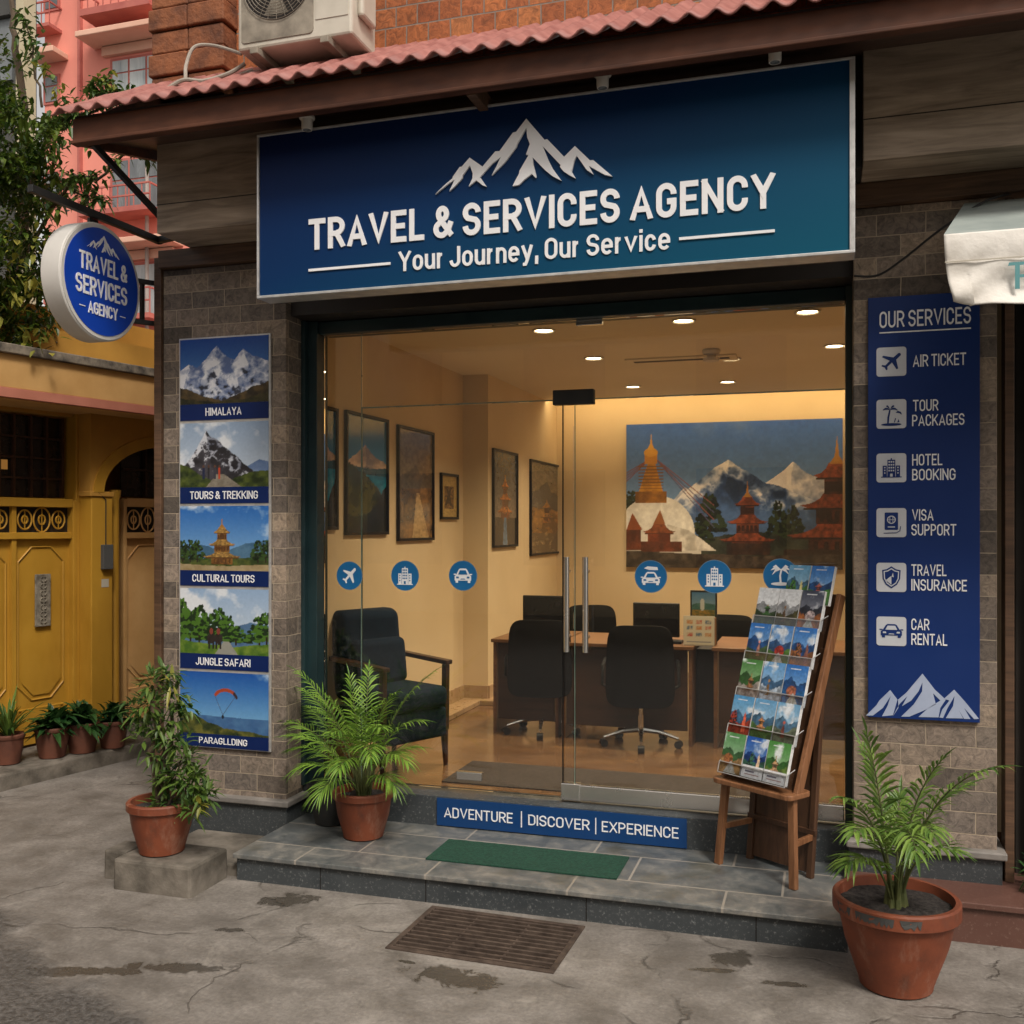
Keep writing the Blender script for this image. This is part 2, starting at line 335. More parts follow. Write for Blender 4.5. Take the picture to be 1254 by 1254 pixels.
M['plaque'] = noisy('weathered_carved_wood', (.10,.085,.065), (.26,.23,.18), 20, rough=.8, bump=.4)
M['pit'] = noisy('drain_darkness', (.008,.006,.005), (.015,.012,.010), 9, rough=.9)
M['bluesign'] = noisy('blue_vinyl', (.0030,.040,.150), (.0036,.044,.160), 2, rough=.35, bump=0)
M['roundblue'] = noisy('royal_blue_vinyl', (.004,.050,.40), (.005,.055,.44), 2, rough=.35, bump=0)
M['navyband'] = noisy('navy_caption_vinyl', (.002,.014,.085), (.003,.016,.095), 2, rough=.4, bump=0, spec=.3)
M['servblue'] = noisy('deep_blue_panel', (.004,.024,.130), (.005,.029,.150), 1.2, rough=.45, bump=0, spec=.3)
M['letter'] = noisy('white_letter_vinyl', (.78,.78,.80), (.84,.84,.86), 8, rough=.4, bump=0)
M['iconplate'] = noisy('silver_white_plate', (.50,.52,.56), (.58,.60,.64), 4, rough=.4, bump=0)
M['stickerblue'] = noisy('sticker_blue', (.005,.12,.31), (.006,.13,.34), 4, rough=.4, bump=0)
M['stickerrim'] = noisy('sticker_pale_rim', (.10,.20,.30), (.14,.24,.34), 4, rough=.4, bump=0)
M['greymount'] = noisy('pale_blue_grey_print', (.32,.38,.52), (.42,.48,.62), 4, rough=.4, bump=0)
M['signwhite'] = noisy('white_sign_drum', (.55,.53,.50), (.66,.64,.61), 3, rough=.4, bump=.03)
M['canvas'] = noisy('off_white_awning_canvas', (.50,.46,.40), (.76,.73,.68), 5, rough=.9, bump=.5, bscale=14, dist=.012, contrast=(.2,.55))
M['canvastop'] = noisy('grey_green_awning_top', (.22,.26,.25), (.34,.38,.36), 4, rough=.8, bump=.2)
M['teal'] = noisy('teal_print', (.09,.26,.28), (.12,.31,.33), 6, rough=.8)
M['ywall'] = noisy('ochre_plaster', (.34,.165,.022), (.50,.26,.042), 3, rough=.8, bump=.2, contrast=(.2,.7))
M['ywallpale'] = noisy('pale_ochre_plaster', (.50,.28,.09), (.62,.37,.14), 2.5, rough=.8, bump=.15)
M['ydoor'] = noisy('yellow_door_paint', (.30,.145,.012), (.46,.245,.024), 3, (1,1,.5), .5, bump=.15, contrast=(.15,.6))
M['ydoorold'] = noisy('faded_peach_door_paint', (.58,.32,.11), (.70,.42,.17), 3, rough=.6, bump=.1)
M['pinkband'] = noisy('dusty_pink_band', (.40,.14,.09), (.50,.19,.13), 4, rough=.7)
M['greyslab'] = noisy('mossy_slab_edge', (.07,.06,.05), (.26,.22,.17), 14, rough=.9, bump=.5)
M['winglass'] = noisy('dark_window_glass', (.012,.009,.007), (.03,.022,.016), 2, rough=.2, bump=.02)
M['pink'] = noisy('salmon_pink_render', (.70,.235,.185), (.78,.29,.225), .5, rough=.85, bump=.05)
M['pinkdark'] = noisy('dark_pink_trim', (.38,.10,.085), (.48,.15,.12), 1.5, rough=.8)
M['pinkpale'] = noisy('cream_pink_hood', (.66,.38,.28), (.74,.46,.35), 1, rough=.8)
M['curtain'] = noisy('pale_curtained_glass', (.28,.32,.34), (.50,.54,.55), 1.6, (3,1,.4), .25, bump=0)
M['glassgrey'] = noisy('grey_window_glass', (.10,.11,.12), (.22,.24,.25), .8, (2,1,.5), .2, bump=0)
M['greywall'] = noisy('soot_grey_wall', (.045,.045,.045), (.085,.085,.08), 1, rough=.85)
M['creamwall'] = noisy('cream_pilaster', (.42,.36,.24), (.52,.46,.32), 1, rough=.85)
M['bark'] = noisy('bark', (.055,.038,.024), (.14,.10,.065), 12, (1,1,.3), .85, bump=.6)
M['offrail'] = noisy('pale_rail', (.30,.26,.24), (.4,.36,.33), 3, rough=.5)
M['mat_dark'] = noisy('dark_grey_carpet', (.03,.022,.018), (.055,.04,.032), 60, rough=.95, bump=.5)
M['pale'] = noisy('pale_card', (.42,.38,.30), (.5,.46,.38), 6, rough=.6)
M['paper'] = noisy('white_paper_edges', (.55,.55,.55), (.7,.7,.7), 60, rough=.7)

def leafmat(name, c1, c2, rough=.45, trans=.25):
    m = Mat(name); g = m.n.new('ShaderNodeNewGeometry'); r = g.outputs['Random Per Island']
    n = m.noise(m.mapping(), 6, 3); f = m.math('ADD', m.math('MULTIPLY', r, .65), m.math('MULTIPLY', n, .4))
    c = m.ramp(f, [(.15, c1), (.85, c2)]); m.set(color=c, rough=rough)
    tr = m.n.new('ShaderNodeBsdfTranslucent'); m.link(c, tr.inputs[0]); mx = m.n.new('ShaderNodeMixShader'); mx.inputs[0].default_value = trans
    out = m.n['Material Output']; m.link(m.b.outputs[0], mx.inputs[1]); m.link(tr.outputs[0], mx.inputs[2]); m.link(mx.outputs[0], out.inputs[0]); return m.m
M['palm'] = leafmat('bright_palm_leaf', (.055,.145,.016,1), (.22,.37,.045,1))
M['palm2'] = leafmat('deep_palm_leaf', (.055,.13,.022,1), (.20,.31,.055,1))
M['leafdark'] = leafmat('dark_glossy_leaf', (.012,.050,.014,1), (.045,.115,.028,1), .35)
M['leafmix'] = leafmat('mixed_green_leaf', (.022,.070,.014,1), (.12,.19,.03,1))
M['leaftree'] = leafmat('tree_leaf', (.010,.040,.006,1), (.11,.16,.018,1), .3, .3)
M['leafyellow'] = leafmat('young_yellow_green_leaf', (.12,.15,.02,1), (.36,.32,.05,1), .45, .35)
M['stem'] = noisy('green_brown_stem', (.05,.07,.02), (.12,.13,.04), 20, rough=.6)

def colmat(name, rough=.4, spec=.4, coat=0):
    m = Mat(name); a = m.n.new('ShaderNodeVertexColor'); a.layer_name = 'Col'
    n = m.noise(m.mapping(), 40, 2)
    m.set(color=m.mix(.03, a.outputs[0], m.ramp(n, [(.3, (.0,.0,.0)), (.7, (.35,.35,.35))])), rough=rough, spec=spec, coat=coat); return m.m
M['print'] = colmat('printed_photo', .4)
M['picprint'] = colmat('framed_print_under_glass', .12, .6)

m = Mat('clear_glass'); gl = m.n.new('ShaderNodeBsdfGlossy'); gl.inputs['Roughness'].default_value = 0.0; gl.inputs[0].default_value = (1,1,1,1)
tp = m.n.new('ShaderNodeBsdfTransparent'); tp.inputs[0].default_value = (.965,.975,.965,1)
fr_ = m.n.new('ShaderNodeFresnel'); fr_.inputs[0].default_value = 1.45
mx = m.n.new('ShaderNodeMixShader'); m.link(m.math('MULTIPLY', fr_.outputs[0], 1.6), mx.inputs[0]); m.link(tp.outputs[0], mx.inputs[1]); m.link(gl.outputs[0], mx.inputs[2])
m.link(mx.outputs[0], m.n['Material Output'].inputs[0]); M['glass'] = m.m
m = Mat('clear_acrylic'); gl = m.n.new('ShaderNodeBsdfGlossy'); gl.inputs['Roughness'].default_value = 0.08
tp = m.n.new('ShaderNodeBsdfTransparent'); tp.inputs[0].default_value = (.90,.91,.92,1); mx = m.n.new('ShaderNodeMixShader'); mx.inputs[0].default_value = .07
m.link(tp.outputs[0], mx.inputs[1]); m.link(gl.outputs[0], mx.inputs[2]); m.link(mx.outputs[0], m.n['Material Output'].inputs[0]); M['acrylic'] = m.m
M['glassedge'] = noisy('green_glass_edge', (.10,.17,.14), (.2,.28,.24), 8, rough=.15, bump=0)

# sign face: printed navy to petrol blue, with some shading put into the gradient
m = Mat('sign_face_print_shaded'); sep = m.n.new('ShaderNodeSeparateXYZ'); m.link(m.tc.outputs['Generated'], sep.inputs[0])
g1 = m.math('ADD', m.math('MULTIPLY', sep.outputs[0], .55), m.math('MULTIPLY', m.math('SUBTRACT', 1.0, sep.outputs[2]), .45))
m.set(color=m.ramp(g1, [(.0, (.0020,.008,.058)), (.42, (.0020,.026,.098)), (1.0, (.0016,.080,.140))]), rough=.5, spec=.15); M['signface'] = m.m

# ground: worn concrete paving, cracks, damp patches, wet asphalt corner
def ground_mat():
    m = Mat('worn_concrete_paving'); v = m.mapping()
    big = m.noise(v, .9, 6, .6, .5); mid = m.noise(v, 5, 7, .65); fine = m.noise(v, 60, 5, .7)
    c = m.ramp(big, [(.3, (.155,.140,.126)), (.7, (.245,.226,.206))])
    c = m.mix(1.0, c, m.ramp(mid, [(.32, (.66,.645,.62)), (.68, (1.2,1.2,1.2))]), 'MULTIPLY')
    c = m.mix(1.0, c, m.ramp(fine, [(.3, (.72,.71,.70)), (.7, (1.22,1.21,1.2))]), 'MULTIPLY')
    pat = m.noise(v, 2.6, 8, .7, .8); c = m.mix(m.ramp(pat, [(.50, (0,0,0)), (.62, (.55,.55,.55))]), c, (.100,.088,.076,1)); c = m.mix(m.ramp(pat, [(.30, (.5,.5,.5)), (.42, (0,0,0))]), c, (.36,.33,.29,1))
    spk = m.noise(v, 170, 2, .6); c = m.mix(m.ramp(spk, [(.66, (0,0,0)), (.74, (.6,.6,.6))]), c, (.42,.39,.34,1)); c = m.mix(m.ramp(m.noise(v, 34, 4), [(.64, (0,0,0)), (.74, (.5,.5,.5))]), c, (.07,.06,.05,1))
    sep = m.n.new('ShaderNodeSeparateXYZ'); m.link(v, sep.inputs[0])
    # slab joints and cracks
    warp = m.n.new('ShaderNodeMapping'); 
    nz = m.n.new('ShaderNodeTexNoise'); nz.inputs['Scale'].default_value = 2.2; nz.inputs['Detail'].default_value = 6; m.link(v, nz.inputs['Vector'])
    va = m.n.new('ShaderNodeVectorMath'); va.operation = 'MULTIPLY_ADD'; m.link(nz.outputs['Color'], va.inputs[0]); va.inputs[1].default_value = (.55,.55,0); m.link(v, va.inputs[2])
    vo = m.n.new('ShaderNodeTexVoronoi'); vo.feature = 'DISTANCE_TO_EDGE'; vo.inputs['Scale'].default_value = .95; m.link(va.outputs[0], vo.inputs['Vector'])
    crk = m.ramp(vo.outputs['Distance'], [(.0, (1,1,1)), (.008, (0,0,0))])
    brk = m.ramp(m.noise(v, 3.1, 3), [(.45, (0,0,0)), (.56, (1,1,1))]); crk = m.math('MULTIPLY', crk, brk)
    c = m.mix(m.math('MULTIPLY', crk, .5), c, (.055,.046,.036,1))
    wet = None
    for (x, y), a, b, ang in STAINS:
        mp = m.n.new('ShaderNodeMapping'); mp.vector_type = 'TEXTURE'; mp.inputs['Location'].default_value = (x, y, 0); mp.inputs['Rotation'].default_value = (0,0,ang); mp.inputs['Scale'].default_value = (a, b, 1)
        m.link(v, mp.inputs[0]); ln = m.n.new('ShaderNodeVectorMath'); ln.operation = 'LENGTH'; m.link(mp.outputs[0], ln.inputs[0])
        d = m.math('SUBTRACT', 2.05, m.math('ADD', ln.outputs['Value'], m.math('MULTIPLY', m.noise(v, 11, 7, .7, .6), 2.6)))
        d = m.math('MULTIPLY', d, 7.0, True)
        wet = d if wet is None else m.math('MAXIMUM', wet, d)
    c = m.mix(m.math('MULTIPLY', wet, .82), c, (.052,.044,.034,1))
    # asphalt corner
    a = m.math('ADD', m.math('MULTIPLY', m.math('ADD', sep.outputs[0], 3.0), .505), m.math('MULTIPLY', m.math('SUBTRACT', sep.outputs[1], 3.1), .863))
    a = m.math('MULTIPLY', m.math('SUBTRACT', .12, m.math('ADD', a, m.math('MULTIPLY', m.math('SUBTRACT', m.noise(v, 1.6, 5), .5), .9))), 9.0, True)
    gr = m.noise(v, 95, 3, .7)
    gr2 = m.noise(v, 48, 5, .75); ac = m.ramp(gr2, [(.38, (.030,.029,.028)), (.62, (.15,.145,.14))]); c = m.mix(m.math('MULTIPLY', a, .85), c, ac)
    # darker road in the lane
    m.set(color=c)
    r = m.ramp(mid, [(.3, (.55,)*3), (.7, (.8,)*3)]); r = m.mix(m.math('MULTIPLY', m.math('MAXIMUM', wet, m.math('MULTIPLY', a, .95)), .85), r, (.20,.20,.20,1)); m.set(rough=r)
    h = m.math('ADD', m.math('MULTIPLY', fine, .5), m.math('ADD', m.math('MULTIPLY', mid, 1.0), m.math('MULTIPLY', m.math('MULTIPLY', gr2, a), 4.5)))
    h = m.math('SUBTRACT', h, m.math('MULTIPLY', crk, 2.0)); m.bump(h, .55, .008); return m.m
def gp(px, py): g = G(px, py); return (g.x, g.y)
STAINS = [(gp(352, 1103), .17, .11, .5), (gp(280, 1139), .07, .03, .2), (gp(555, 1197), .24, .10, -.1), (gp(895, 1172), .14, .09, .9), (gp(868, 1188), .12, .025, .2),
          (gp(225, 1185), .24, .06, .25), (gp(500, 1178), .05, .02, 0), (gp(80, 1190), .35, .05, .3), (gp(960, 1205), .12, .03, .1)]
M['ground'] = ground_mat()
def tilemat():
    m = Mat('slate_step_tiles'); v = m.mapping(); b = m.n.new('ShaderNodeTexBrick'); m.link(v, b.inputs['Vector']); b.inputs['Scale'].default_value = 1
    b.inputs['Brick Width'].default_value = .62; b.inputs['Row Height'].default_value = .31; b.inputs['Mortar Size'].default_value = .005; b.offset = .35
    b.inputs['Color1'].default_value = (0,0,0,1); b.inputs['Color2'].default_value = (1,1,1,1)
    n = m.noise(v, 9, 9, .75, .5); c = m.ramp(n, [(.30, (.060,.072,.078)), (.5, (.13,.135,.135)), (.70, (.27,.255,.23))])
    c = m.mix(1.0, c, m.ramp(b.outputs['Color'], [(0, (.78,.82,.84)), (1, (1.12,1.08,1.02))]), 'MULTIPLY'); c = m.mix(b.outputs['Fac'], c, (.30,.27,.23,1))
    ms = m.noise(v, 3.5, 5); c = m.mix(m.ramp(ms, [(.58, (0,0,0)), (.72, (.6,.6,.6))]), c, (.05,.045,.02,1))
    m.set(color=c, rough=m.ramp(n, [(.3, (.28,)*3), (.7, (.5,)*3)])); m.bump(m.math('SUBTRACT', n, m.math('MULTIPLY', b.outputs['Fac'], 1.5)), .2, .004); return m.m
M['steptile'] = tilemat()
# ------------------------------------------------------------------ printed pictures: painted into vertex colours of a fine grid
def vnoise(H, Wd, fy, fx, rs):
    g = rs.rand(fy+2, fx+2); y = np.linspace(0, fy, H); x = np.linspace(0, fx, Wd)
    yi = y.astype(int); xi = x.astype(int); ty = (y-yi)[:,None]; tx = (x-xi)[None]; ty = ty*ty*(3-2*ty); tx = tx*tx*(3-2*tx)
    a = g[yi][:,xi]; b = g[yi][:,xi+1]; c = g[yi+1][:,xi]; d = g[yi+1][:,xi+1]
    return (a*(1-tx)+b*tx)*(1-ty) + (c*(1-tx)+d*tx)*ty
def fbm(H, Wd, f, rs, oct=5, asp=1.0):
    o = np.zeros((H, Wd)); am = 1; s = 0
    for k in range(oct):
        fy = max(1, int(f*2**k)); o += am*vnoise(H, Wd, min(fy, H), min(max(1, int(fy*asp)), Wd), rs); s += am; am *= .55
    return o/s
class Art:
    def __init__(s, w, h, asp, seed=1):      # w x h cells, asp = width / height; u in 0..1, v in 0..1 (up)
        s.W, s.H = w, h; s.asp = asp; s.rs = np.random.RandomState(seed)
        s.u = np.linspace(0, 1, w)[None].repeat(h, 0); s.v = np.linspace(0, 1, h)[:,None].repeat(w, 1); s.im = np.zeros((h, w, 3))
    def n(s, f, oct=5): return fbm(s.H, s.W, f, s.rs, oct, s.asp)
    def put(s, mask, c):
        mask = np.clip(mask, 0, 1)[...,None]; c = np.asarray(c, float); s.im = s.im*(1-mask) + c*mask
    def sky(s, top, bot, v0=0.0, cloud=0, cc=(235,238,242)):
        t = np.clip((s.v-v0)/(1-v0), 0, 1)[...,None]; s.im = np.array(bot)*(1-t) + np.array(top)*t
        if cloud: s.put(np.clip((s.n(3)-(.62-cloud*.25))*6, 0, .9), cc)
    def ridgeh(s, pts, rough, f=12):
        x = np.linspace(0, 1, s.W); h = np.interp(x, [p[0] for p in pts], [p[1] for p in pts])
        return (h + (fbm(2, s.W, f, s.rs, 5, 1)[0]-.5)*rough)[None]
    def ridge(s, pts, c1, c2, rough=.05, f=12, nf=10):
        h = s.ridgeh(pts, rough, f); t = s.n(nf)[...,None]; t = np.clip((t-.3)/.4, 0, 1)
        s.put(s.v < h, np.array(c1)*(1-t)+np.array(c2)*t)
    def peak(s, pts, base, rock, snow, rough=.06, cover=.6, shade=(110,125,160), nz=1.0):
        h = s.ridgeh(pts, rough, 14); d = (h - s.v); mask = d > 0; top = max(p[1] for p in pts)
        pk = [p for k, p in enumerate(pts) if (k == 0 or p[1] >= pts[k-1][1]) and (k == len(pts)-1 or p[1] >= pts[k+1][1])]
        # each summit has a wandering spine: one side catches light, spurs break both sides up
        spn = []
        for p in pk:
            wl = np.interp(s.v[:,0], np.linspace(0, 1, 12), s.rs.rand(12)-.5); spn.append(s.u - (p[0] + (wl*.16*np.clip((p[1]-s.v[:,0])*3, 0, 1))[:,None]) )
        dist = np.stack([np.abs(q) for q in spn]); near = dist.argmin(0); side = np.take_along_axis(np.stack(spn), near[None], 0)[0]
        a = s.n(5, 5)-.5; rg = 1-np.abs(s.n(6, 5)*2-1)**.7; b = s.n(18, 3)-.5
        lit = np.clip(np.where(side < 0, .74, .30) + a*2.0 + (rg-.62)*1.4 + b*.5, 0, 1)
        sn = np.clip((cover - d/(top-base+1e-6) + ((rg-.6)*1.6 + b*.8)*nz)*4, 0, 1)[...,None]
        li = lit[...,None]; cs = np.array(snow)*li + np.array(shade)*(1-li); cr = np.array(rock)*(.65+.6*li)
        s.put(mask.astype(float), cs*sn + cr*(1-sn))
    def poly(s, pts, c, c2=None, f=20):
        x, y = s.u, s.v; ins = np.zeros((s.H, s.W), bool); n = len(pts)
        for i in range(n):
            (x1, y1), (x2, y2) = pts[i], pts[(i+1)%n]
            if y1 == y2: continue
            ins ^= ((y1 > y) != (y2 > y)) & (x < (x2-x1)*(y-y1)/(y2-y1)+x1)
        col = np.array(c, float)
        if c2 is not None: t = np.clip((s.n(f)[...,None]-.3)/.4, 0, 1); col = np.array(c)*(1-t)+np.array(c2)*t
        s.put(ins.astype(float), col)
    def rect(s, x0, x1, y0, y1, c, c2=None): s.poly([(x0,y0),(x1,y0),(x1,y1),(x0,y1)], c, c2)
    def ell(s, cx, cy, rx, ry, c, soft=0.0, c2=None):
        d = np.sqrt(((s.u-cx)/rx)**2 + ((s.v-cy)/ry)**2)
        col = np.array(c, float)
        if c2 is not None: t = np.clip((s.n(20)[...,None]-.3)/.4, 0, 1); col = col*(1-t)+np.array(c2)*t
        s.put((d < 1).astype(float) if not soft else np.clip((1-d)/soft, 0, 1), col)
    def line(s, a, b, wd, c):
        ax, ay = a; bx, by = b; dx, dy = (bx-ax)*s.asp, by-ay; L = dx*dx+dy*dy+1e-9
        t = np.clip(((s.u-ax)*s.asp*dx + (s.v-ay)*dy)/L, 0, 1); d = np.hypot((s.u-ax)*s.asp - t*dx, s.v-ay-t*dy); s.put((d < wd).astype(float), c)
    def tree(s, cx, base, h, wd, c1=(18,34,14), c2=(52,78,30)):
        for k in range(80):
            t = s.rs.rand(); ww = wd*(1-.75*t)*(s.rs.rand()-.5)*1.6
            s.ell(cx+ww, base+h*(.15+.85*t), wd*.17*(1.2-t*.8), h*.055, c1 if s.rs.rand() < .5 else c2)
        s.rect(cx-wd*.05, cx+wd*.05, base, base+h*.3, (40,28,20))
    def roof(s, cx, y, hw, h, c=(150,78,42), dk=(70,34,22)):
        s.poly([(cx-hw*1.12,y+h*.16),(cx-hw*.92,y),(cx+hw*.92,y),(cx+hw*1.12,y+h*.16),(cx+hw*.78,y+h*.30),(cx+hw*.52,y+h*.62),(cx+hw*.40,y+h),(cx-hw*.40,y+h),(cx-hw*.52,y+h*.62),(cx-hw*.78,y+h*.30)], c, tuple(q*.6 for q in c), 45); s.rect(cx-hw, cx+hw, y-h*.14, y, dk)
    def pagoda(s, cx, base, h, hw, n=3, wall=(120,60,34), roof=(160,84,44), dk=(52,26,18)):
        hh = h/(n+.8)
        for k in range(n):
            y = base + k*hh; f = 1-.27*k; s.rect(cx-hw*.62*f, cx+hw*.62*f, y, y+hh*.62, wall, dk)
            for q in range(-2, 3): s.rect(cx+q*hw*.23*f-hw*.05, cx+q*hw*.23*f+hw*.05, y+hh*.08, y+hh*.42, dk)
            s.roof(cx, y+hh*.55, hw*f, hh*.48, roof, dk)
        y = base+n*hh; s.poly([(cx-hw*.17,y),(cx+hw*.17,y),(cx+hw*.05,y+hh*.25),(cx+hw*.03,y+hh*.5),(cx,y+hh*.95),(cx-hw*.03,y+hh*.5),(cx-hw*.05,y+hh*.25)], (170,120,50))
    def grain(s, k=.025, f=40): s.im *= (1 + (s.n(f, 2)[...,None]-.5)*2*k)
    def fade(s, k, c): s.im = s.im*(1-k) + np.array(c)*k
    def mesh(s, name, fr, u0, u1, v0, v1, d, parent, mat=None, world=True, gain=.85, th=None, label=None):
        O, U, V, Nn = fr; mb = MB(); n = s.W
        us = np.linspace(u0, u1, s.W); vs = np.linspace(v0, v1, s.H)
        Oa = np.array(O)+np.array(Nn)*d; pts = Oa + us[None,:,None]*np.array(U) + vs[:,None,None]*np.array(V)
        mb.v = [Vector(p) for p in pts.reshape(-1, 3)]
        a = np.arange((s.H-1)*(s.W-1)); i = a//(n-1)*n + a%(n-1)
        mb.f = list(map(tuple, np.stack([i, i+1, i+n+1, i+n], 1).tolist()))
        col = np.ones((s.W*s.H, 4)); col[:,:3] = (lin(np.clip(s.im, 0, 255))*gain).reshape(-1, 3)
        return mb.build(name, mat or M['print'], parent, world=world, col=col, label=label)

def art_himalaya(w=150, h=110):
    a = Art(w, h, 1.4, 3); a.sky((22,70,150), (120,170,215))
    a.peak([(0,.52),(.1,.62),(.2,.56),(.3,.68),(.42,.90),(.5,.76),(.62,.66),(.72,.82),(.82,.70),(.92,.66),(1,.60)], .1, (70,75,92), (240,242,248), .05, .85, (95,115,160))
    a.ridge([(0,.26),(.15,.2),(.3,.1),(.5,.04),(.7,.16),(.85,.25),(1,.30)], (44,38,26), (96,78,46), .05); a.ridge([(0,.1),(.4,.02),(.7,.05),(1,.14)], (26,30,16), (70,64,34), .04); a.grain(); return a
def art_trek(w=150, h=110):
    a = Art(w, h, 1.35, 5); a.sky((150,172,200), (205,215,226), 0, .5)
    a.ridge([(0,.2),(.75,.3),(.9,.42),(1,.38)], (92,118,160), (120,142,180), .02)
    a.peak([(0,.25),(.1,.42),(.2,.62),(.3,.88),(.34,.80),(.45,.70),(.6,.52),(.75,.34),(.86,.22),(1,.1)], .05, (58,56,62), (215,218,226), .05, .02, (80,84,100))
    a.ridge([(0,.36),(.12,.30),(.25,.18),(.4,.08),(.6,.12),(.8,.22),(1,.24)], (34,48,18), (86,98,38), .04); a.poly([(.3,0),(.7,0),(.5,.2),(.42,.2)], (150,142,128), (120,112,98))
    for x, c in ((.27,(30,40,70)),(.33,(40,40,44)),(.40,(60,60,70)),(.45,(190,70,40))): a.rect(x-.012, x+.012, .12, .3, c); a.ell(x, .32, .012, .022, (90,60,45))
    a.grain(); return a
def art_culture(w=150, h=110):
    a = Art(w, h, 1.35, 8); a.sky((40,105,185), (150,190,225), 0, 0); a.put(np.clip((a.n(2.5)-.52)*6, 0, .9), (232,236,242))
    a.ridge([(0,.36),(.25,.40),(.5,.3),(.75,.42),(1,.48)], (60,98,130), (84,122,150), .03); a.ridge([(0,.18),(1,.2)], (46,62,26), (96,104,46), .03)
    for x in (.03,.12,.2,.88,.97): a.tree(x, .12, .34, .12)
    a.ridge([(0,.10),(.5,.07),(1,.1)], (150,130,92), (176,158,120), .01); a.pagoda(.48, .10, .72, .19, 3, (150,104,48), (196,150,78), (88,56,26)); a.grain(); return a
def art_jungle(w=150, h=110):
    a = Art(w, h, 1.35, 12); a.sky((150,178,212), (215,224,232), 0, .6); a.ridge([(0,.4),(.6,.42),(.8,.5),(1,.46)], (70,102,140), (96,130,164), .02)
    for x, hh in ((.02,.68),(.12,.52),(.22,.60),(.33,.48),(.44,.55),(.54,.44),(.64,.3),(.9,.44),(.98,.50)): a.tree(x, .14, hh, .2, (18,44,12), (72,112,34))
    a.ridge([(0,.2),(.4,.14),(.6,.12),(1,.18)], (60,98,26), (116,142,50), .03); a.poly([(.4,0),(.66,0),(.56,.2),(.5,.2)], (150,150,140)); 
    for x in (.36,.44): a.ell(x, .24, .05, .08, (44,36,32)); a.rect(x-.035, x-.015, .08, .2, (36,30,28)); a.rect(x+.015, x+.035, .08, .2, (36,30,28)); a.ell(x, .35, .02, .05, (130,60,50))
    a.grain(); return a
def art_para(w=150, h=110):
    a = Art(w, h, 1.4, 15); a.sky((24,86,170), (120,176,220), .2); a.put(np.clip((a.n(2.2)-.58)*5, 0, .8)*(a.v > .45), (225,232,240))
    a.ridge([(0,.3),(1,.28)], (60,100,150), (76,120,165), .01); a.ridge([(0,.36),(.12,.33),(.3,.2),(.5,.12),(.8,.06),(1,.03)], (34,48,18), (110,108,44), .05)
    for t in np.linspace(0, 1, 30):
        ang = 2.6 - 2.3*t; a.ell(.52+.13*math.cos(ang), .56+.16*math.sin(ang), .014, .028, (170,70,40) if t < .8 else (60,40,44))
    a.line((.40,.62), (.49,.32), .004, (70,80,100)); a.line((.63,.62), (.49,.32), .004, (70,80,100)); a.ell(.49, .29, .014, .035, (24,26,34)); a.grain(); return a
def art_mural():
    a = Art(330, 225, 1.45, 21); a.sky((52,92,165), (136,172,214), .3, 0); a.put(np.clip((a.n(2.2)-.55)*2.5, 0, .35), (130,146,176))
    a.peak([(0,.3),(.2,.42),(.28,.55),(.34,.52),(.6,.5),(.66,.58),(.74,.66),(.78,.71),(.85,.64),(.92,.60),(1,.54)], .3, (96,114,150), (236,234,240), .03, .8, (130,146,182), nz=.4)
    a.peak([(.0,.2),(.2,.42),(.3,.54),(.4,.66),(.49,.745),(.56,.67),(.66,.58),(.75,.54),(.9,.44),(1,.36)], .3, (56,84,136), (240,238,242), .03, .22, (96,124,176), nz=.4)
    a.put(np.clip((.5-a.v)*3, 0, .45), (92,124,168)); a.ridge([(0,.24),(.4,.22),(.7,.26),(1,.24)], (34,40,32), (64,68,56), .06)
    for x, b, h, w_ in ((.40,.2,.30,.10),(.715,.18,.27,.07),(.78,.2,.22,.07),(.36,.15,.16,.09),(.02,.35,.18,.08),(.235,.33,.12,.06)): a.tree(x, b, h, w_, (16,26,16), (44,58,34))
    for q in range(4):
        a.line((.12,.76), (.0,.60+q*.02), .003, (128,70,70)); a.line((.14,.76), (.42,.28+q*.05), .003, (140,80,80) if q % 2 else (88,82,120))
    a.ell(.145, .24, .185, .26, (236,234,228), c2=(214,212,208)); a.rect(0, .36, 0, .18, (206,202,196)); a.poly([(.18,.12),(.43,.12),(.36,.2),(.30,.26),(.2,.3)], (226,222,216), (176,172,166))
    a.rect(.045, .195, .45, .53, (176,118,40), (120,76,26)); a.poly([(.062,.53),(.178,.53),(.142,.72),(.104,.72)], (206,146,44), (150,100,30))
    for y in np.linspace(.545,.70,8): a.rect(.06, .18, y, y+.006, (120,78,28))
    a.rect(.090, .150, .72, .80, (190,130,44)); a.ell(.12, .80, .034, .03, (206,150,54)); a.poly([(.102,.82),(.138,.82),(.126,.86),(.122,.93),(.116,.86)], (214,160,60)); 
    a.roof(.16, .24, .07, .06, (150,80,44)); a.rect(.105,.215,.13,.235,(130,62,34),(86,40,24)); a.poly([(.13,.3),(.19,.3),(.165,.40)], (150,90,50)); a.rect(.0,.07,.12,.26,(120,60,34),(70,34,22)); a.poly([(0,.26),(.08,.26),(.03,.38)], (140,74,40)); a.rect(.07,.27,.11,.18,(124,60,34),(76,38,24))
    a.pagoda(.575, .12, .46, .115, 3, (122,62,34), (150,74,44), (50,26,18)); a.pagoda(.975, .10, .76, .20, 3, (96,46,28), (150,72,42), (42,22,16))
    a.rect(.48, .68, .09, .17, (64,42,30), (40,28,22)); a.rect(.74, 1, .08, .13, (52,38,30)); a.ridge([(0,.115),(.3,.10),(.6,.085),(1,.10)], (46,38,32), (84,72,60), .01, nf=25)
    a.grain(.07); return a
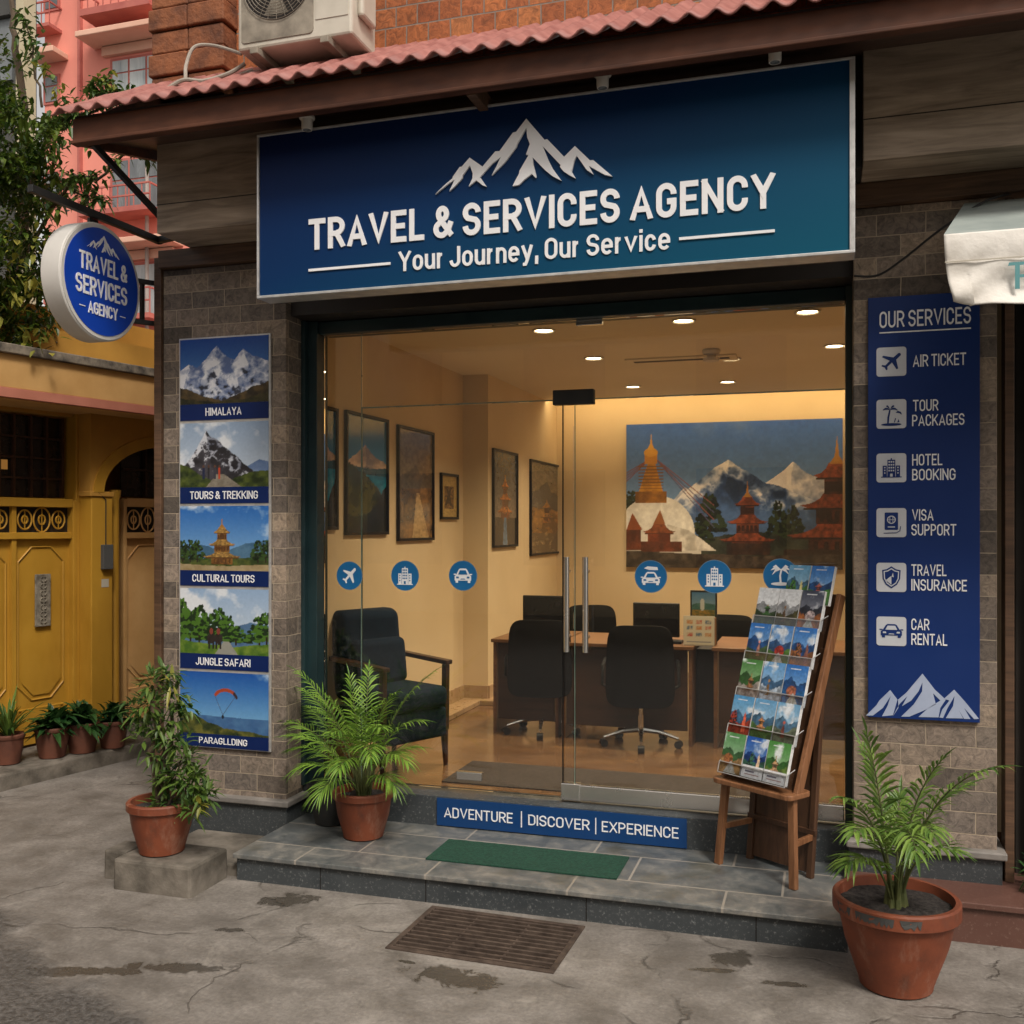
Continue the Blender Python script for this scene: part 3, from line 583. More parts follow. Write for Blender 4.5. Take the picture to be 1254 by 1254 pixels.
def art_pic(kind):
    a = Art(60, 130, .45, 40+kind)
    if kind in (0, 1):
        a.sky((24,104,160), (130,170,180)); a.peak([(0,.6),(.2,.66),(.45,.76),(.7,.66),(1,.62)], .5, (80,90,100), (230,190,150), .03, .8, (140,120,110)); a.ridge([(0,.58),(.5,.55),(1,.58)], (30,64,80), (40,84,98), .02)
        a.rect(0,1,0,.5,(10,100,140),(24,136,168)); a.ridge([(0,.45),(.2,.35),(.4,.1),(.5,0),(1,0)] if kind else [(0,.6),(.5,.5),(1,.3)], (24,36,20), (90,86,34), .06); a.ridge([(0,0),(.5,.1),(.8,.3),(1,.42)], (20,26,26), (54,50,40), .06)
    elif kind == 2:
        a.sky((120,108,84), (190,150,96)); a.ridge([(0,.55),(.3,.62),(.5,.7),(.6,.6),(1,.62)], (96,88,70), (120,104,78), .05); a.ridge([(0,.45),(1,.48)], (84,66,40), (150,112,62), .03); a.poly([(.4,0),(.9,0),(.6,.42),(.52,.42)], (190,160,110)); a.grain(.2)
    elif kind == 3:
        a.im[:] = (190,160,96); a.rect(.2,.8,.2,.75,(150,110,60),(90,66,40)); a.line((.3,.3),(.6,.7),.03,(60,44,30)); a.line((.6,.3),(.4,.65),.03,(60,44,30)); a.grain(.2)
    elif kind == 4:
        a.sky((70,84,100), (150,120,90)); a.rect(0,1,0,.3,(30,30,36),(60,50,44)); a.pagoda(.5,.28,.52,.3,3,(170,90,40),(210,130,60),(90,44,24)); a.poly([(.4,0),(.6,0),(.55,.3),(.45,.3)], (90,120,150)); a.grain(.2)
    else:
        a.sky((110,104,90), (180,146,100)); a.ridge([(0,.66),(.3,.72),(.55,.82),(.7,.7),(1,.64)], (80,80,78), (104,98,88), .05); a.ridge([(0,.5),(1,.48)], (96,70,40), (160,118,62), .05); a.pagoda(.55,.34,.3,.2,2,(170,110,50),(200,140,70)); a.rect(0,1,0,.22,(130,110,80),(80,64,46)); a.grain(.2)
    return a
def art_brochure(k):
    a = Art(36, 50, .72, 100+k); rs = np.random.RandomState(k+5); K = BRO[k]
    sk, gd, sub, band = K
    a.sky(sk, tuple(min(255, c*.55+110) for c in sk), .35, .2)
    a.ridge([(0,.55),(.3,.62+.1*rs.rand()),(.6,.5),(1,.62)], tuple(c*.5 for c in sk), tuple(c*.75 for c in sk), .08); a.ridge([(0,.36+.1*rs.rand()),(.5,.28),(1,.4+.1*rs.rand())], tuple(c*.6 for c in gd), gd, .08)
    kind = k % 4; ox = (rs.rand()-.5)*.3; lt_ = tuple(min(255, c*1.25) for c in sub)
    if kind == 0: a.pagoda(.5+ox*.5, .22, .42, .2, 2, sub, lt_, tuple(c*.4 for c in sub))
    elif kind == 1: a.poly([(.42+ox,.15),(.60+ox,.15),(.56+ox,.40),(.50+ox,.46),(.44+ox,.38)], sub, tuple(c*.6 for c in sub)); a.ell(.51+ox, .52, .045, .04, lt_); a.ell(.2, .25, .18, .08, tuple(c*.5 for c in gd), c2=gd)
    elif kind == 2: a.ell(.45+ox, .34, .22, .14, sub, c2=tuple(c*.5 for c in sub)); a.poly([(.2,0),(.8,0),(.52,.3),(.48,.3)], (200,200,196), (150,150,140))
    else: a.tree(.3+ox, .15, .45, .3, tuple(c*.35 for c in gd), gd); a.poly([(.6,.1),(.8,.1),(.74,.5),(.68,.62),(.64,.5)], sub, lt_)
    if band: a.rect(0,1,0,.3,(225,226,228)); a.rect(.15,.6,.14,.17,(90,90,110)); a.rect(.15,.8,.08,.1,(140,90,90))
    a.rect(.2,.68,.88,.915,(235,238,242)); a.grain(.12, 20); return a
BL, GR, WH, OR, RE = (40,110,190), (70,125,50), (214,218,222), (190,110,50), (190,60,40)
BRO = [(WH,(60,84,44),(60,100,50),0), (WH,(84,80,40),(110,80,50),0), ((60,66,84),(170,100,50),(210,190,190),0),
       ((90,150,190),GR,(190,180,120),0), (BL,GR,(170,90,80),0),
       (BL,(70,98,60),(200,140,120),0), ((70,130,200),(84,124,50),(190,56,44),0), (BL,(160,100,56),(120,76,66),0),
       ((70,130,60),(190,180,170),(140,96,60),0), ((90,150,205),(190,205,220),(150,110,60),0), (BL,(40,110,170),(200,120,90),0),
       ((80,150,200),(170,60,40),(200,90,60),0), ((100,160,205),(84,124,60),(190,130,80),0), ((110,165,205),(110,120,96),(160,80,66),0),
       ((80,140,80),(180,140,90),(190,120,70),0), ((20,80,170),(60,110,90),(200,170,140),1), ((70,140,60),(110,140,60),(190,150,110),1)]
# ------------------------------------------------------------------ ground
g0, g1, g2, g3 = G(533,1110), G(722,1137), G(672,1191), G(467,1162)
cg = (g0+g1+g2+g3)/4; ua = ((g1-g0)+(g2-g3))/2; va_ = ((g0-g3)+(g1-g2))/2; wg, hg = ua.length, va_.length; gang = math.atan2(ua.y, ua.x)
hq = [Vector((cg.x, cg.y, 0)) + Matrix.Rotation(gang, 3, 'Z') @ Vector((sx*wg/2, sy*hg/2, 0)) for sx, sy in ((-1,-1),(1,-1),(1,1),(-1,1))]
g = MB(); g.add([(-60,-40,0),(60,-40,0),(60,80,0),(-60,80,0)] + [tuple(q) for q in hq], [(0,1,5,4),(1,2,6,5),(2,3,7,6),(3,0,4,7)])
gr = g.build('ground', M['ground'], recentre=False); gr['kind'] = 'structure'

# ------------------------------------------------------------------ the shop building
DG = 4.72                                  # glass plane
XL, XR = -3.291, .118                      # left end of left pillar, left edge of right pillar
shop = thing('shop_building', 'travel agency shop with stone pillars, glazed front and red corrugated eave', 'building', (-1.4, 4.45, 0))
def part(n, mb, mat, par=shop, **k): return mb.build(n, M[mat] if isinstance(mat, str) else mat, par, **k)

pl = part('stone_pillar', MB().box(XL, -2.571, 4.45, 4.80, .22, 2.935), 'stone', bevel=.004, label='left stone clad pillar beside the lane')
b = part('plinth', MB().box(XL-.02, -2.553, 4.425, 4.80, -.05, .205), 'granite', pl, bevel=.003)
part('plinth_cap', MB().box(XL-.035, -2.535, 4.405, 4.80, .205, .235), 'capstone', pl, bevel=.006)
pr = part('stone_pillar', MB().box(XR, .668, 4.45, 5.1, .28, 2.935), 'stone', bevel=.004, label='right stone clad pillar beside the awning')
part('plinth', MB().box(XR-.018, .684, 4.425, 5.0, .05, .262), 'granite', pr, bevel=.003)
part('plinth_cap', MB().box(XR-.03, .70, 4.405, 5.0, .262, .292), 'capstone', pr, bevel=.006)
part('corner_trim', MB().box(-3.335, XL-.002, 4.43, 4.50, .236, 3.0), 'beam', bevel=.004)
part('side_wall', MB().box(-3.28, -3.12, 4.80, 11, 0, 5.2), 'fascia')

# entrance step and thresholds
x0 = -2.543; x1 = .085
st = part('entrance_step', MB().box(x0, x1, 3.967, 4.64, -.05, .100), 'granite', bevel=.003)
part('step_tiles', MB().box(x0-.012, x1, 3.950, 4.64, .1005, .122), 'steptile', st, bevel=.004)
for X in (-2.12, -1.62, -.92, -.25): part('riser_joint', MB().box(X-.002, X+.002, 3.9655, 3.98, .0, .0995), 'pit', st)
part('doorway_sill', MB().box(-2.571, XR, 4.62, 4.84, .05, .268), 'granite', bevel=.003)
part('red_ledge', MB().box(.0855, 2.6, 4.20, 4.80, -.05, .135), 'redgranite', bevel=.004)
part('red_ledge_top', MB().box(.0855, 2.6, 4.185, 4.80, .1355, .16), 'redgranite', bevel=.004)
part('side_slab', MB().box(-3.06, -2.56, 4.0, 4.42, -.05, .055), 'concrete', bevel=.008)

# beams, fascia boards, soffit, eave
part('lintel_beam', MB().box(XL, 2.4, 4.405, 5.1, 2.937, 3.028), 'beam', bevel=.003)
part('door_head', MB().box(-2.571, XR, 4.50, 4.95, 2.665, 2.936), 'dark')
fl = part('fascia_board', MB().box(-3.107, -2.30, 4.15, 4.60, 3.03, 3.52), 'fascia', bevel=.003, label='left weathered timber fascia board')
part('board_joint', MB().box(-3.107, -2.30, 4.1485, 4.16, 3.166, 3.170), 'dark', fl)
fr2 = part('fascia_board', MB().box(.146, 2.4, 4.15, 4.60, 3.03, 3.60), 'fascia', bevel=.003, label='right weathered timber fascia board')
part('board_joint', MB().box(.146, 2.4, 4.1485, 4.16, 3.19, 3.194), 'dark', fr2)
part('sign_backing', MB().box(-2.299, .145, 4.22, 4.60, 3.03, 3.52), 'dark')
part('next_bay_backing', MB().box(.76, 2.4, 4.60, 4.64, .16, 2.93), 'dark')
post = part('door_post', MB().box(.70, .735, 4.47, 4.56, .16, 2.93), 'beam', bevel=.003)
part('next_door_frame', MB().box(.80, .84, 4.56, 4.60, .16, 2.93).box(.84, 2.4, 4.56, 4.60, .16, .36), 'frame_green')
# soffit rises towards the wall with the roof
so = MB(); so.add([(-3.25,3.785,3.37),(2.6,3.785,3.37),(2.6,4.5,3.545),(-3.25,4.5,3.545),(-3.25,3.785,3.385),(2.6,3.785,3.385),(2.6,4.5,3.56),(-3.25,4.5,3.56)],
                  [(0,1,2,3),(7,6,5,4),(0,4,5,1),(1,5,6,2),(2,6,7,3),(3,7,4,0)]); part('soffit', so, 'soffit')
for X in (P(588,100,3.9).x,): part('soffit_bracket', MB().box(X-.02, X+.02, 3.79, 4.15, 3.33, 3.40), 'beam', bevel=.003)
part('eave_board', MB().box(-3.26, 2.6, 3.75, 3.785, 3.345, 3.452), 'eave', bevel=.006)
part('eave_lip', MB().box(-3.265, 2.6, 3.742, 3.79, 3.335, 3.352), 'eave', bevel=.004)
ge = MB(); poly = [(3.786,3.34),(4.50,3.50),(4.50,3.93),(3.786,3.45)]
ge.prism(poly, frame((-3.262,0,0), (0,1,0), (0,0,1)), 0, .03); part('gable_board', ge, 'eave')
# corrugated roof sheet
rf = MB(); n = 640; per = .1; X0, X1 = -3.33, 2.6; rows = 9
for j in range(rows):
    t = j/(rows-1)
    for i in range(n):
        X = X0 + (X1-X0)*i/(n-1); s_ = math.sin(2*math.pi*X/per); wv = .016*(abs(s_)**.8*2-1) if False else .0135*(s_ if s_ > 0 else s_*.75)
        y = 3.69 + .79*t; z = 3.468 + .46*t + (.006 if j % 3 == 0 and j else 0)
        rf.v.append(Vector((X, y - wv*.4, z + wv)))
fs = [(j*n+i, j*n+i+1, (j+1)*n+i+1, (j+1)*n+i) for j in range(rows-1) for i in range(n-1)]; rf.f = fs
r = part('corrugated_roof', rf, 'rooftile', smooth=True); so_ = r.modifiers.new('solid', 'SOLIDIFY'); so_.thickness = .008; so_.offset = -1
part('roof_batten', MB().box(-3.25, 2.6, 3.755, 3.785, 3.4525, 3.462), 'dark')

# brick upper wall and rusticated corner
part('brick_wall', MB().box(-2.86, 2.6, 4.46, 4.8, 3.80, 5.4), 'brick')
rc = part('corner_pier', MB().box(-3.25, -2.88, 4.38, 5.2, 3.75, 5.0), 'dark')
z = 3.78; k = 0
rustic = MB()
while z < 4.44:
    e = .012 if k % 2 else 0
    rustic.box(-3.285-e, -3.07, 4.345-e, 5.22, z, z+.108); rustic.box(-3.066, -2.865+e, 4.345-e, 5.22, z, z+.108); z += .116; k += 1
part('rusticated_blocks', rustic, 'rustic', rc, bevel=.007)
cor = MB()
for q in range(5): cor.box(-3.30-.03*q, -2.85+.03*q, 4.33-.035*q, 5.2, 4.475+.062*q, 4.475+.062*q+.056)
part('corbel', cor, 'rustic', rc, bevel=.01)

# glazing: frame, transom, side light, two door leaves
fx0, fx1 = P(397,600,DG).x, P(1035,600,DG).x; fz = 2.66
fm = MB().box(-2.571, fx0, 4.64, 4.76, .268, fz).box(-2.571, fx0-.05, 4.60, 4.64, .268, fz); 
part('shopfront_frame', fm, 'frame_teal', bevel=.003, label='dark teal left post of the glazing')
part('shopfront_frame', MB().box(fx1, XR, 4.64, 4.80, .268, fz), 'frame_green', bevel=.003, label='dark green right post of the glazing')
part('shopfront_head', MB().box(fx0+.001, fx1-.001, 4.66, 4.78, 2.598, fz), 'frame_teal', bevel=.003)
zt = 2.215; xa = P(443,600,DG).x; xm = P(703,600,DG).x; zb = .275
glz = .005
def pane(nm, a, b, z0, z1, par=shop, y=DG): return part(nm, MB().box(a, b, y-glz, y+glz, z0, z1), 'glass', par)
pane('side_light', fx0+.003, xa-.002, zb, 2.597)
pane('transom_pane', xa+.002, fx1-.003, zt+.003, 2.597)
def edge(par, a, b, z0, z1, y=DG, m='glassedge'): return part('polished_edge', MB().box(a, b, y-glz-.001, y+glz+.001, z0, z1), m, par)
for (a, b, hx, nm, lb) in ((xa+.002, xm-.003, P(697,600,DG).x, 'glass_door', 'left glass door leaf'), (xm+.003, fx1-.004, P(720,600,DG).x, 'glass_door', 'right glass door leaf')):
    d = pane(nm, a, b, zb+.01, zt-.003); d['label'] = lb
    left = hx < xm
    edge(d, a-.0015 if left else a, a+.001 if left else a+.003, zb+.01, zt-.004)
    hd = MB()
    hd.tube([(hx, DG-.055, 1.0), (hx, DG-.055, 1.455)], .0145, 16)
    for zz in (1.07, 1.385): hd.tube([(hx, DG-.055, zz), (hx, DG+.012, zz)], .008, 10)
    part('pull_handle', hd, 'chrome', d, smooth=True)
    if left:
        part('edge_gasket', MB().box(P(690,600,DG).x-.003, P(690,600,DG).x+.003, DG-.012, DG-.006, zb, zt+.02), 'blackplast', d)
        part('bottom_lock', MB().box(P(560,600,DG).x, P(591,600,DG).x, DG-.016, DG+.016, .335, .375), 'chrome', d, bevel=.003)
    else:
        part('bottom_rail', MB().box(a+.01, b, DG-.018, DG+.018, zb+.006, .355), 'chrome', d, bevel=.004)
        part('corner_patch', MB().box(P(688,600,DG).x, a+.03, DG-.022, DG+.022, zb+.004, .36), 'chrome', d, bevel=.004)
        part('top_patch', MB().box(P(678,600,DG).x, P(728,600,DG).x, DG-.022, DG+.022, 2.19, 2.262), 'blackmetal', d, bevel=.004)
part('transom_clip', MB().box(P(706,600,DG).x, P(738,600,DG).x, DG-.015, DG+.015, 2.57, 2.597), 'chrome', bevel=.002)
edge(shop, xa-.0015, xa+.0015, .29, 2.597)
part('transom_joint', MB().box(xa, fx1, DG-.006, DG+.006, zt-.0025, zt+.0025), 'glassedge')

# ------------------------------------------------------------------ the room behind the glass
FZ = .27; CZ = 2.75; XI = -2.62; XJ = -2.42; YJ = 7.16; YB = 9.2; YC = 8.8; XE = 1.6
part('interior_floor', MB().box(-3.1, XE, 4.80, YB+.1, .10, FZ), 'floorint')
part('interior_wall', MB().box(XI-.3, XI, 4.802, YJ, FZ, CZ+.3), 'wallint', label='left interior wall hung with pictures')
part('interior_wall', MB().box(XI-.29, XJ, YJ, YB, FZ, CZ+.3), 'wallint', label='projecting wall bay further back')
part('interior_wall', MB().box(XJ-.3, XE, YB, YB+.2, FZ, CZ+.5), 'wallint', label='back wall with the mural print')
part('interior_wall', MB().box(XE, XE+.2, 4.86, YB, FZ, CZ+.5), 'wallint', label='right interior wall')
part('interior_front_wall', MB().box(XR+.001, XE, 4.80, 4.86, FZ, CZ), 'wallint')
part('ceiling', MB().box(XI, XE, 4.951, YC, CZ, CZ+.10), 'ceiling')
part('cove_top', MB().box(XJ, XE, YC, YB, CZ+.26, CZ+.30).box(XJ, XE, YC-.02, YC, CZ+.1, CZ+.26), 'ceiling')
M['led'] = emit('warm_led_strip', (1, .74, .42, 1), 12)
part('cove_light', MB().box(XJ+.05, XE-.05, YC+.01, YC+.05, CZ+.02, CZ+.05), 'led')
part('skirting', MB().box(XI, XI+.015, 4.802, YJ, FZ, FZ+.13).box(XI+.0151, XJ, YJ-.015, YJ, FZ, FZ+.13).box(XJ, XJ+.015, YJ, YB, FZ, FZ+.13), 'skirting')
part('floor_ledge', MB().box(XI+.016, XI+.17, 5.1, YJ-.016, FZ, FZ+.035).box(XI+.17, XJ+.1, YJ-.1, YJ+.6, FZ, FZ+.035), 'skirting', bevel=.004)
part('entrance_carpet', MB().box(-1.9, -.35, 4.87, 5.35, FZ, FZ+.006), 'mat_dark')
# long ceiling air-conditioning slot
c1 = P(740,446,1); 
def C(px, py, z=CZ):
    a, b, c = ray(px, py); t = (z-EYE)/c; return Vector((a*t, b*t, z))
q0, q1 = C(770,444), C(902,434)
ym = (q0.y+q1.y)/2
vt = part('ceiling_vent', MB().box(q0.x, q1.x, ym-.10, ym+.10, CZ-.012, CZ-.001), 'ceiling', bevel=.003)
part('vent_slot', MB().box(q0.x+.05, q1.x-.05, ym-.04, ym+.02, CZ-.0135, CZ-.0121), 'dark', vt)
dn = C(871,428); sdm = MB().lathe([(.001,0),(.055,0),(.06,-.012),(.05,-.03),(.03,-.035),(.03,-.05),(.055,-.055),(.05,-.075),(.001,-.078)], (dn.x, dn.y, CZ-.001), 24)
t = thing('smoke_detector', 'round white smoke detector on the shop ceiling above the vent', 'smoke detector', (dn.x, dn.y, CZ)); part('detector_body', sdm, 'whiteplastic', t, smooth=True)

# ceiling downlights
M['lampglow'] = emit('warm_lamp_glow', (1, .78, .45, 1), 14)
DL = [((666,404),'ceiling downlight nearest the glass, left of the door fitting'),
      ((727,438),'ceiling downlight just right of the upper door fitting'), ((837,392),'ceiling downlight in the front row, above the stupa print'),
      ((989,381),'front row ceiling downlight nearest the right stone pillar'), ((775,473),'rear ceiling downlight left, close to the glowing cove'),
      ((891,467),'rear ceiling downlight centred above the mural, by the cove'), ((1022,423),'ceiling downlight at the far right, beside the green post'),
      ((895,439),'small ceiling downlight at the right end of the vent'), ((800,330),'ceiling downlight hidden behind the signboard')]
proto = None
for (px, py), lb in DL:
    if py < 340: continue
    c = C(px, py); c.z = CZ
    if proto is None:
        proto = thing('downlight', lb, 'ceiling light', c, group='downlights in the shop ceiling')
        MB().lathe([(.052,-.001),(.068,-.001),(.070,-.006),(.060,-.010),(.052,-.004)], (0,0,0), 28, caps=False).build('trim_ring', M['whiteplastic'], proto, world=False, smooth=True)
        MB().lathe([(.001,-.0035),(.052,-.0035)], (0,0,0), 28).build('lamp_lens', M['lampglow'], proto, world=False)
        ld = bpy.data.lights.new('downlight_lamp', 'SPOT'); ld.energy = 64; ld.color = (1, .79, .52); ld.spot_size = rad(125); ld.spot_blend = .8; ld.shadow_soft_size = .04
        lo = bpy.data.objects.new('downlight_lamp', ld); COL.objects.link(lo); lo.parent = proto; lo.location = (0,0,-.02)
        first = proto
    else: dup(first, loc=c, label=lb)

# ------------------------------------------------------------------ yellow building across the lane
ay = math.atan2(.98, .198); A0 = Vector((-5.18, 5.3, 0)); dv = Vector((math.cos(ay), math.sin(ay), 0)); nv = Vector((-math.sin(ay), math.cos(ay), 0))
def YS(px, py, o=0.0):            # along-wall distance and height of a photo pixel on the wall plane shifted o inward
    a, b, c = ray(px, py); q = A0 + nv*o
    # a*t = q.x + s*dv.x ; b*t = q.y + s*dv.y
    det = a*(-dv.y) + dv.x*b; t = (q.x*(-dv.y) + dv.x*q.y)/det; s_ = (a*q.y - b*q.x)/det
    return s_, EYE + c*t
yb = thing('yellow_building', 'ochre yellow building with panelled doors across the lane', 'building', A0, ay)
S = lambda px, o=0.0: YS(px, 645, o)[0]
Z = lambda px, py, o=0.0: YS(px, py, o)[1]
def yp(n, mb, mat, par=yb, **k): return mb.build(n, M[mat], par, world=False, **k)
zc = Z(97, 506); s1 = 6.5
yp('rear_wall', MB().box(-4, s1, .35, .5, 0, 3.2), 'ywall')
yp('upper_wall', MB().box(-4, s1, .05, .30, 2.6, 2.98), 'ywall')
# canopy
oc = -.42
zt_, zk, zl, zu = Z(97,436,oc), Z(97,447,oc), Z(97,486,oc), Z(97,497,oc)
cn = yp('canopy', MB().box(-4, s1, oc, .05, zl, zk), 'ywallpale', bevel=.004)
yp('canopy_coping', MB().box(-4, s1, oc-.03, .05, zk, zt_), 'greyslab', cn, bevel=.006)
yp('pink_band', MB().box(-4, s1, oc-.006, -.02, zu, zl), 'pinkband', cn, bevel=.002)
yp('canopy_underside', MB().box(-4, s1, oc+.03, .04, zu-.004, zu+.01), 'ywallpale', cn)
# wall pieces between the openings
zw1 = Z(45,608); zd0 = .12
yp('wall_head', MB().box(-4, S(89), -.0, .35, Z(45,506), zu), 'ywall')
wn = yp('upper_window', MB().box(-1.2, S(86), .10, .12, zw1, Z(45,508)), 'winglass')
mu = MB()
for px in (-40, -16, 8, 26, 47, 66, 85): mu.box(S(px)-.008, S(px)+.008, .07, .10, zw1, Z(45,508))
for py in (535, 560, 585): mu.box(-1.2, S(86), .072, .098, Z(45,py)-.006, Z(45,py)+.006)
yp('glazing_bars', mu, 'darkwood', wn)
lampm = emit('warm_window_glow', (1, .45, .10, 1), .16)
yp('lit_pane', MB().box(S(9), S(20), .092, .099, Z(14,574), Z(14,562)), 'winglass', wn).data.materials[0] = lampm
def door_unit(sa, sb, o, px, nleaf, mat, par_label):
    """panelled double door with a round-motif grille above, between sa and sb along the wall"""
    zT, zG1, zG0 = Z(px, 612, o), Z(px, 621, o), Z(px, 652, o)
    d = yp('panelled_door', MB().box(sa, sb, o, o+.03, zd0, zG0-.035), mat, label=par_label)
    yp('door_frame', MB().box(sa, sb, o-.05, o+.02, zG1, zT+.01).box(sa, sb, o-.04, o+.02, zG0-.045, zG0).box(sa-.03, sa, o-.05, o+.03, zd0, zT).box(sb, sb+.03, o-.05, o+.03, zd0, zT), mat, d, bevel=.004)
    L = (sb-sa)/nleaf
    yp('grille_backing', MB().box(sa, sb, o+.01, o+.02, zG0, zG1), 'dark', d)
    gm = MB(); pm = MB(); lock = MB()
    for i in range(nleaf):
        a = sa+i*L; b = a+L; pm.box(a-.016, a+.016, o-.03, o-.0005, zd0, zG1)
        cw = (b-a-.05)
        for j, rr in ((0,.9),(1,1.15),(2,.85)):
            cx = a+.025+cw*(j+.5)/3; cz = (zG0+zG1)/2; R = (zG1-zG0)*.42*rr; Rx = min(R*.8, cw/6*.98)
            gm.tube([(cx+Rx*math.cos(t), o-.012, cz+R*math.sin(t)) for t in np.linspace(0, 2*math.pi, 25)], .006, 6, cap=False)
            gm.tube([(cx+Rx*.4*math.cos(t), o-.012, cz+R*.4*math.sin(t)) for t in np.linspace(0, 2*math.pi, 13)], .006, 5, cap=False)
            gm.box(cx-.003, cx+.003, o-.015, o-.009, cz-R, cz+R)
        # raised panels with clipped corners
        for (z0, z1, cut) in ((zd0+.06, zd0+.24, 0), (zd0+.30, zG0-.10, .10)):
            x0_, x1_ = a+.045, b-.045; c_ = min(cut, (x1_-x0_)*.35)
            pts = [(x0_+c_,z0),(x1_-c_,z0),(x1_,z0+c_),(x1_,z1-c_),(x1_-c_,z1),(x0_+c_,z1),(x0_,z1-c_),(x0_,z0+c_)] if c_ else [(x0_,z0),(x1_,z0),(x1_,z1),(x0_,z1)]
            pm.tube([(x, o-.003, z) for x, z in pts+[pts[0]]], .007, 5, cap=False)
            ins = [((x-(x0_+x1_)/2)*.86+(x0_+x1_)/2, (z-(z0+z1)/2)*.94+(z0+z1)/2) for x, z in pts]
            pm.add([(x, o-.008, z) for x, z in ins], [tuple(range(len(ins)))]); 
    yp('grille_motifs', gm, mat, d, smooth=True); yp('raised_panels', pm, mat, d)
    return d
da = door_unit(S(-62), S(86), .02, 45, 2, 'ydoor', 'yellow panelled double door, nearer one')
plq = MB().box(S(42), S(61), -.012, -.001, Z(52,767), Z(52,703)); pq = yp('carved_plaque', plq, 'plaque', da, bevel=.004)
sc_ = MB()
for q in range(7):
    zz = Z(52,760) + q*(Z(52,709)-Z(52,760))/6
    for sg in (-1, 1): sc_.tube([(S(51.5)+sg*(.006+.016*abs(math.sin(t))), -.017, zz+.016*math.cos(t)) for t in np.linspace(0, math.pi, 7)], .003, 4)
yp('scrollwork', sc_, 'plaque', pq)
# pier, arch and column
yp('pier', MB().box(S(91), S(112,-.14), -.02, .35, 0, zu).box(S(112,-.14), S(138,-.14), -.14, .35, 0, Z(125,604,-.14)), 'ydoor', bevel=.006)
yp('pier_cap', MB().box(S(111,-.14)-.005, S(138,-.14)+.006, -.15, .30, Z(125,608,-.14), Z(125,602,-.14)), 'ywall', bevel=.003)
def arch_wall():
    o = -.14; a = S(111, o); b = s1; zb_ = Z(125,603,o); zt2 = zu; cx = S(205, o); rx = cx-a-.02; rz = Z(185,533,o)-zb_
    pts = [(a, zb_), (a, zt2), (b, zt2), (b, zb_), (cx+rx, zb_)] + [(cx+rx*math.cos(t), zb_+rz*math.sin(t)) for t in np.linspace(0, math.pi, 26)[1:-1]] + [(cx-rx, zb_)]
    mb = MB(); mb.prism([(p[0], p[1]) for p in pts], frame((0,0,0), (1,0,0), (0,0,1)), -o-.12, -o)
    return mb
aw = arch_wall(); awo = yp('arched_wall', aw, 'ywall')
def arch_band():
    o = -.14; a = S(111, o); cx = S(205, o); rx = cx-a-.02; zb_ = Z(125,603,o); rz = Z(185,533,o)-zb_
    ts = np.linspace(0, math.pi, 30); outer = [(cx+(rx+.0)*math.cos(t), zb_+(rz+.0)*math.sin(t)) for t in ts]; inner = [(cx+(rx-.085)*math.cos(t), zb_+(rz-.085)*math.sin(t)) for t in ts]
    mb = MB(); f = frame((0,0,0), (1,0,0), (0,0,1))
    for k in range(29): mb.prism([outer[k], outer[k+1], inner[k+1], inner[k]], f, -o-.10, -o+.012)
    return mb
yp('arch_band', arch_band(), 'ydoor', awo)
cxs = S(146,-.10); yp('round_column', MB().lathe([(.045,0),(.045,.1),(.034,.13),(.034,Z(146,612,-.1)),(.045,Z(146,606,-.1)),(.045,Z(146,600,-.1))], (cxs, -.05, 0), 20), 'ydoor', smooth=True)
db = door_unit(S(150,.12), S(150,.12)+.92, .12, 170, 2, 'ydoorold', 'faded peach panelled door inside the arch')
wb = yp('arch_window', MB().box(S(150,.12), S(150,.12)+1, .14, .15, Z(175,608,.12), Z(175,520,.12)), 'winglass')
yp('window_bars', MB().box(S(178,.12)-.01, S(178,.12)+.01, .11, .14, Z(175,608,.12), Z(175,520,.12)).box(S(150,.12), S(150,.12)+1, .112, .138, Z(175,576,.12)-.008, Z(175,576,.12)+.008), 'darkwood', wb)
mbx = MB().box(S(123,-.14), S(135,-.14), -.175, -.141, Z(129,697,-.14), Z(129,667,-.14))
t = mbx.build('meter_box', M['greywall'], None, bevel=.004) if False else yp('meter_box', mbx, 'greywall', bevel=.004)
yp('meter_cable', MB().tube([(S(129,-.14), -.145, Z(129,667,-.14)), (S(129,-.14), -.146, Z(129,612,-.14)), (S(116,-.14), -.147, Z(120,600,-.14))], .004, 6), 'blackcable')
yp('notice', MB().box(S(124,-.14), S(133,-.14), -.1425, -.141, Z(129,719,-.14), Z(129,709,-.14)), 'pale')
# raised ledge along the wall
kb = yp('lane_ledge', MB().box(-4, s1, -.52, .2, -.05, .10), 'concrete', bevel=.012)

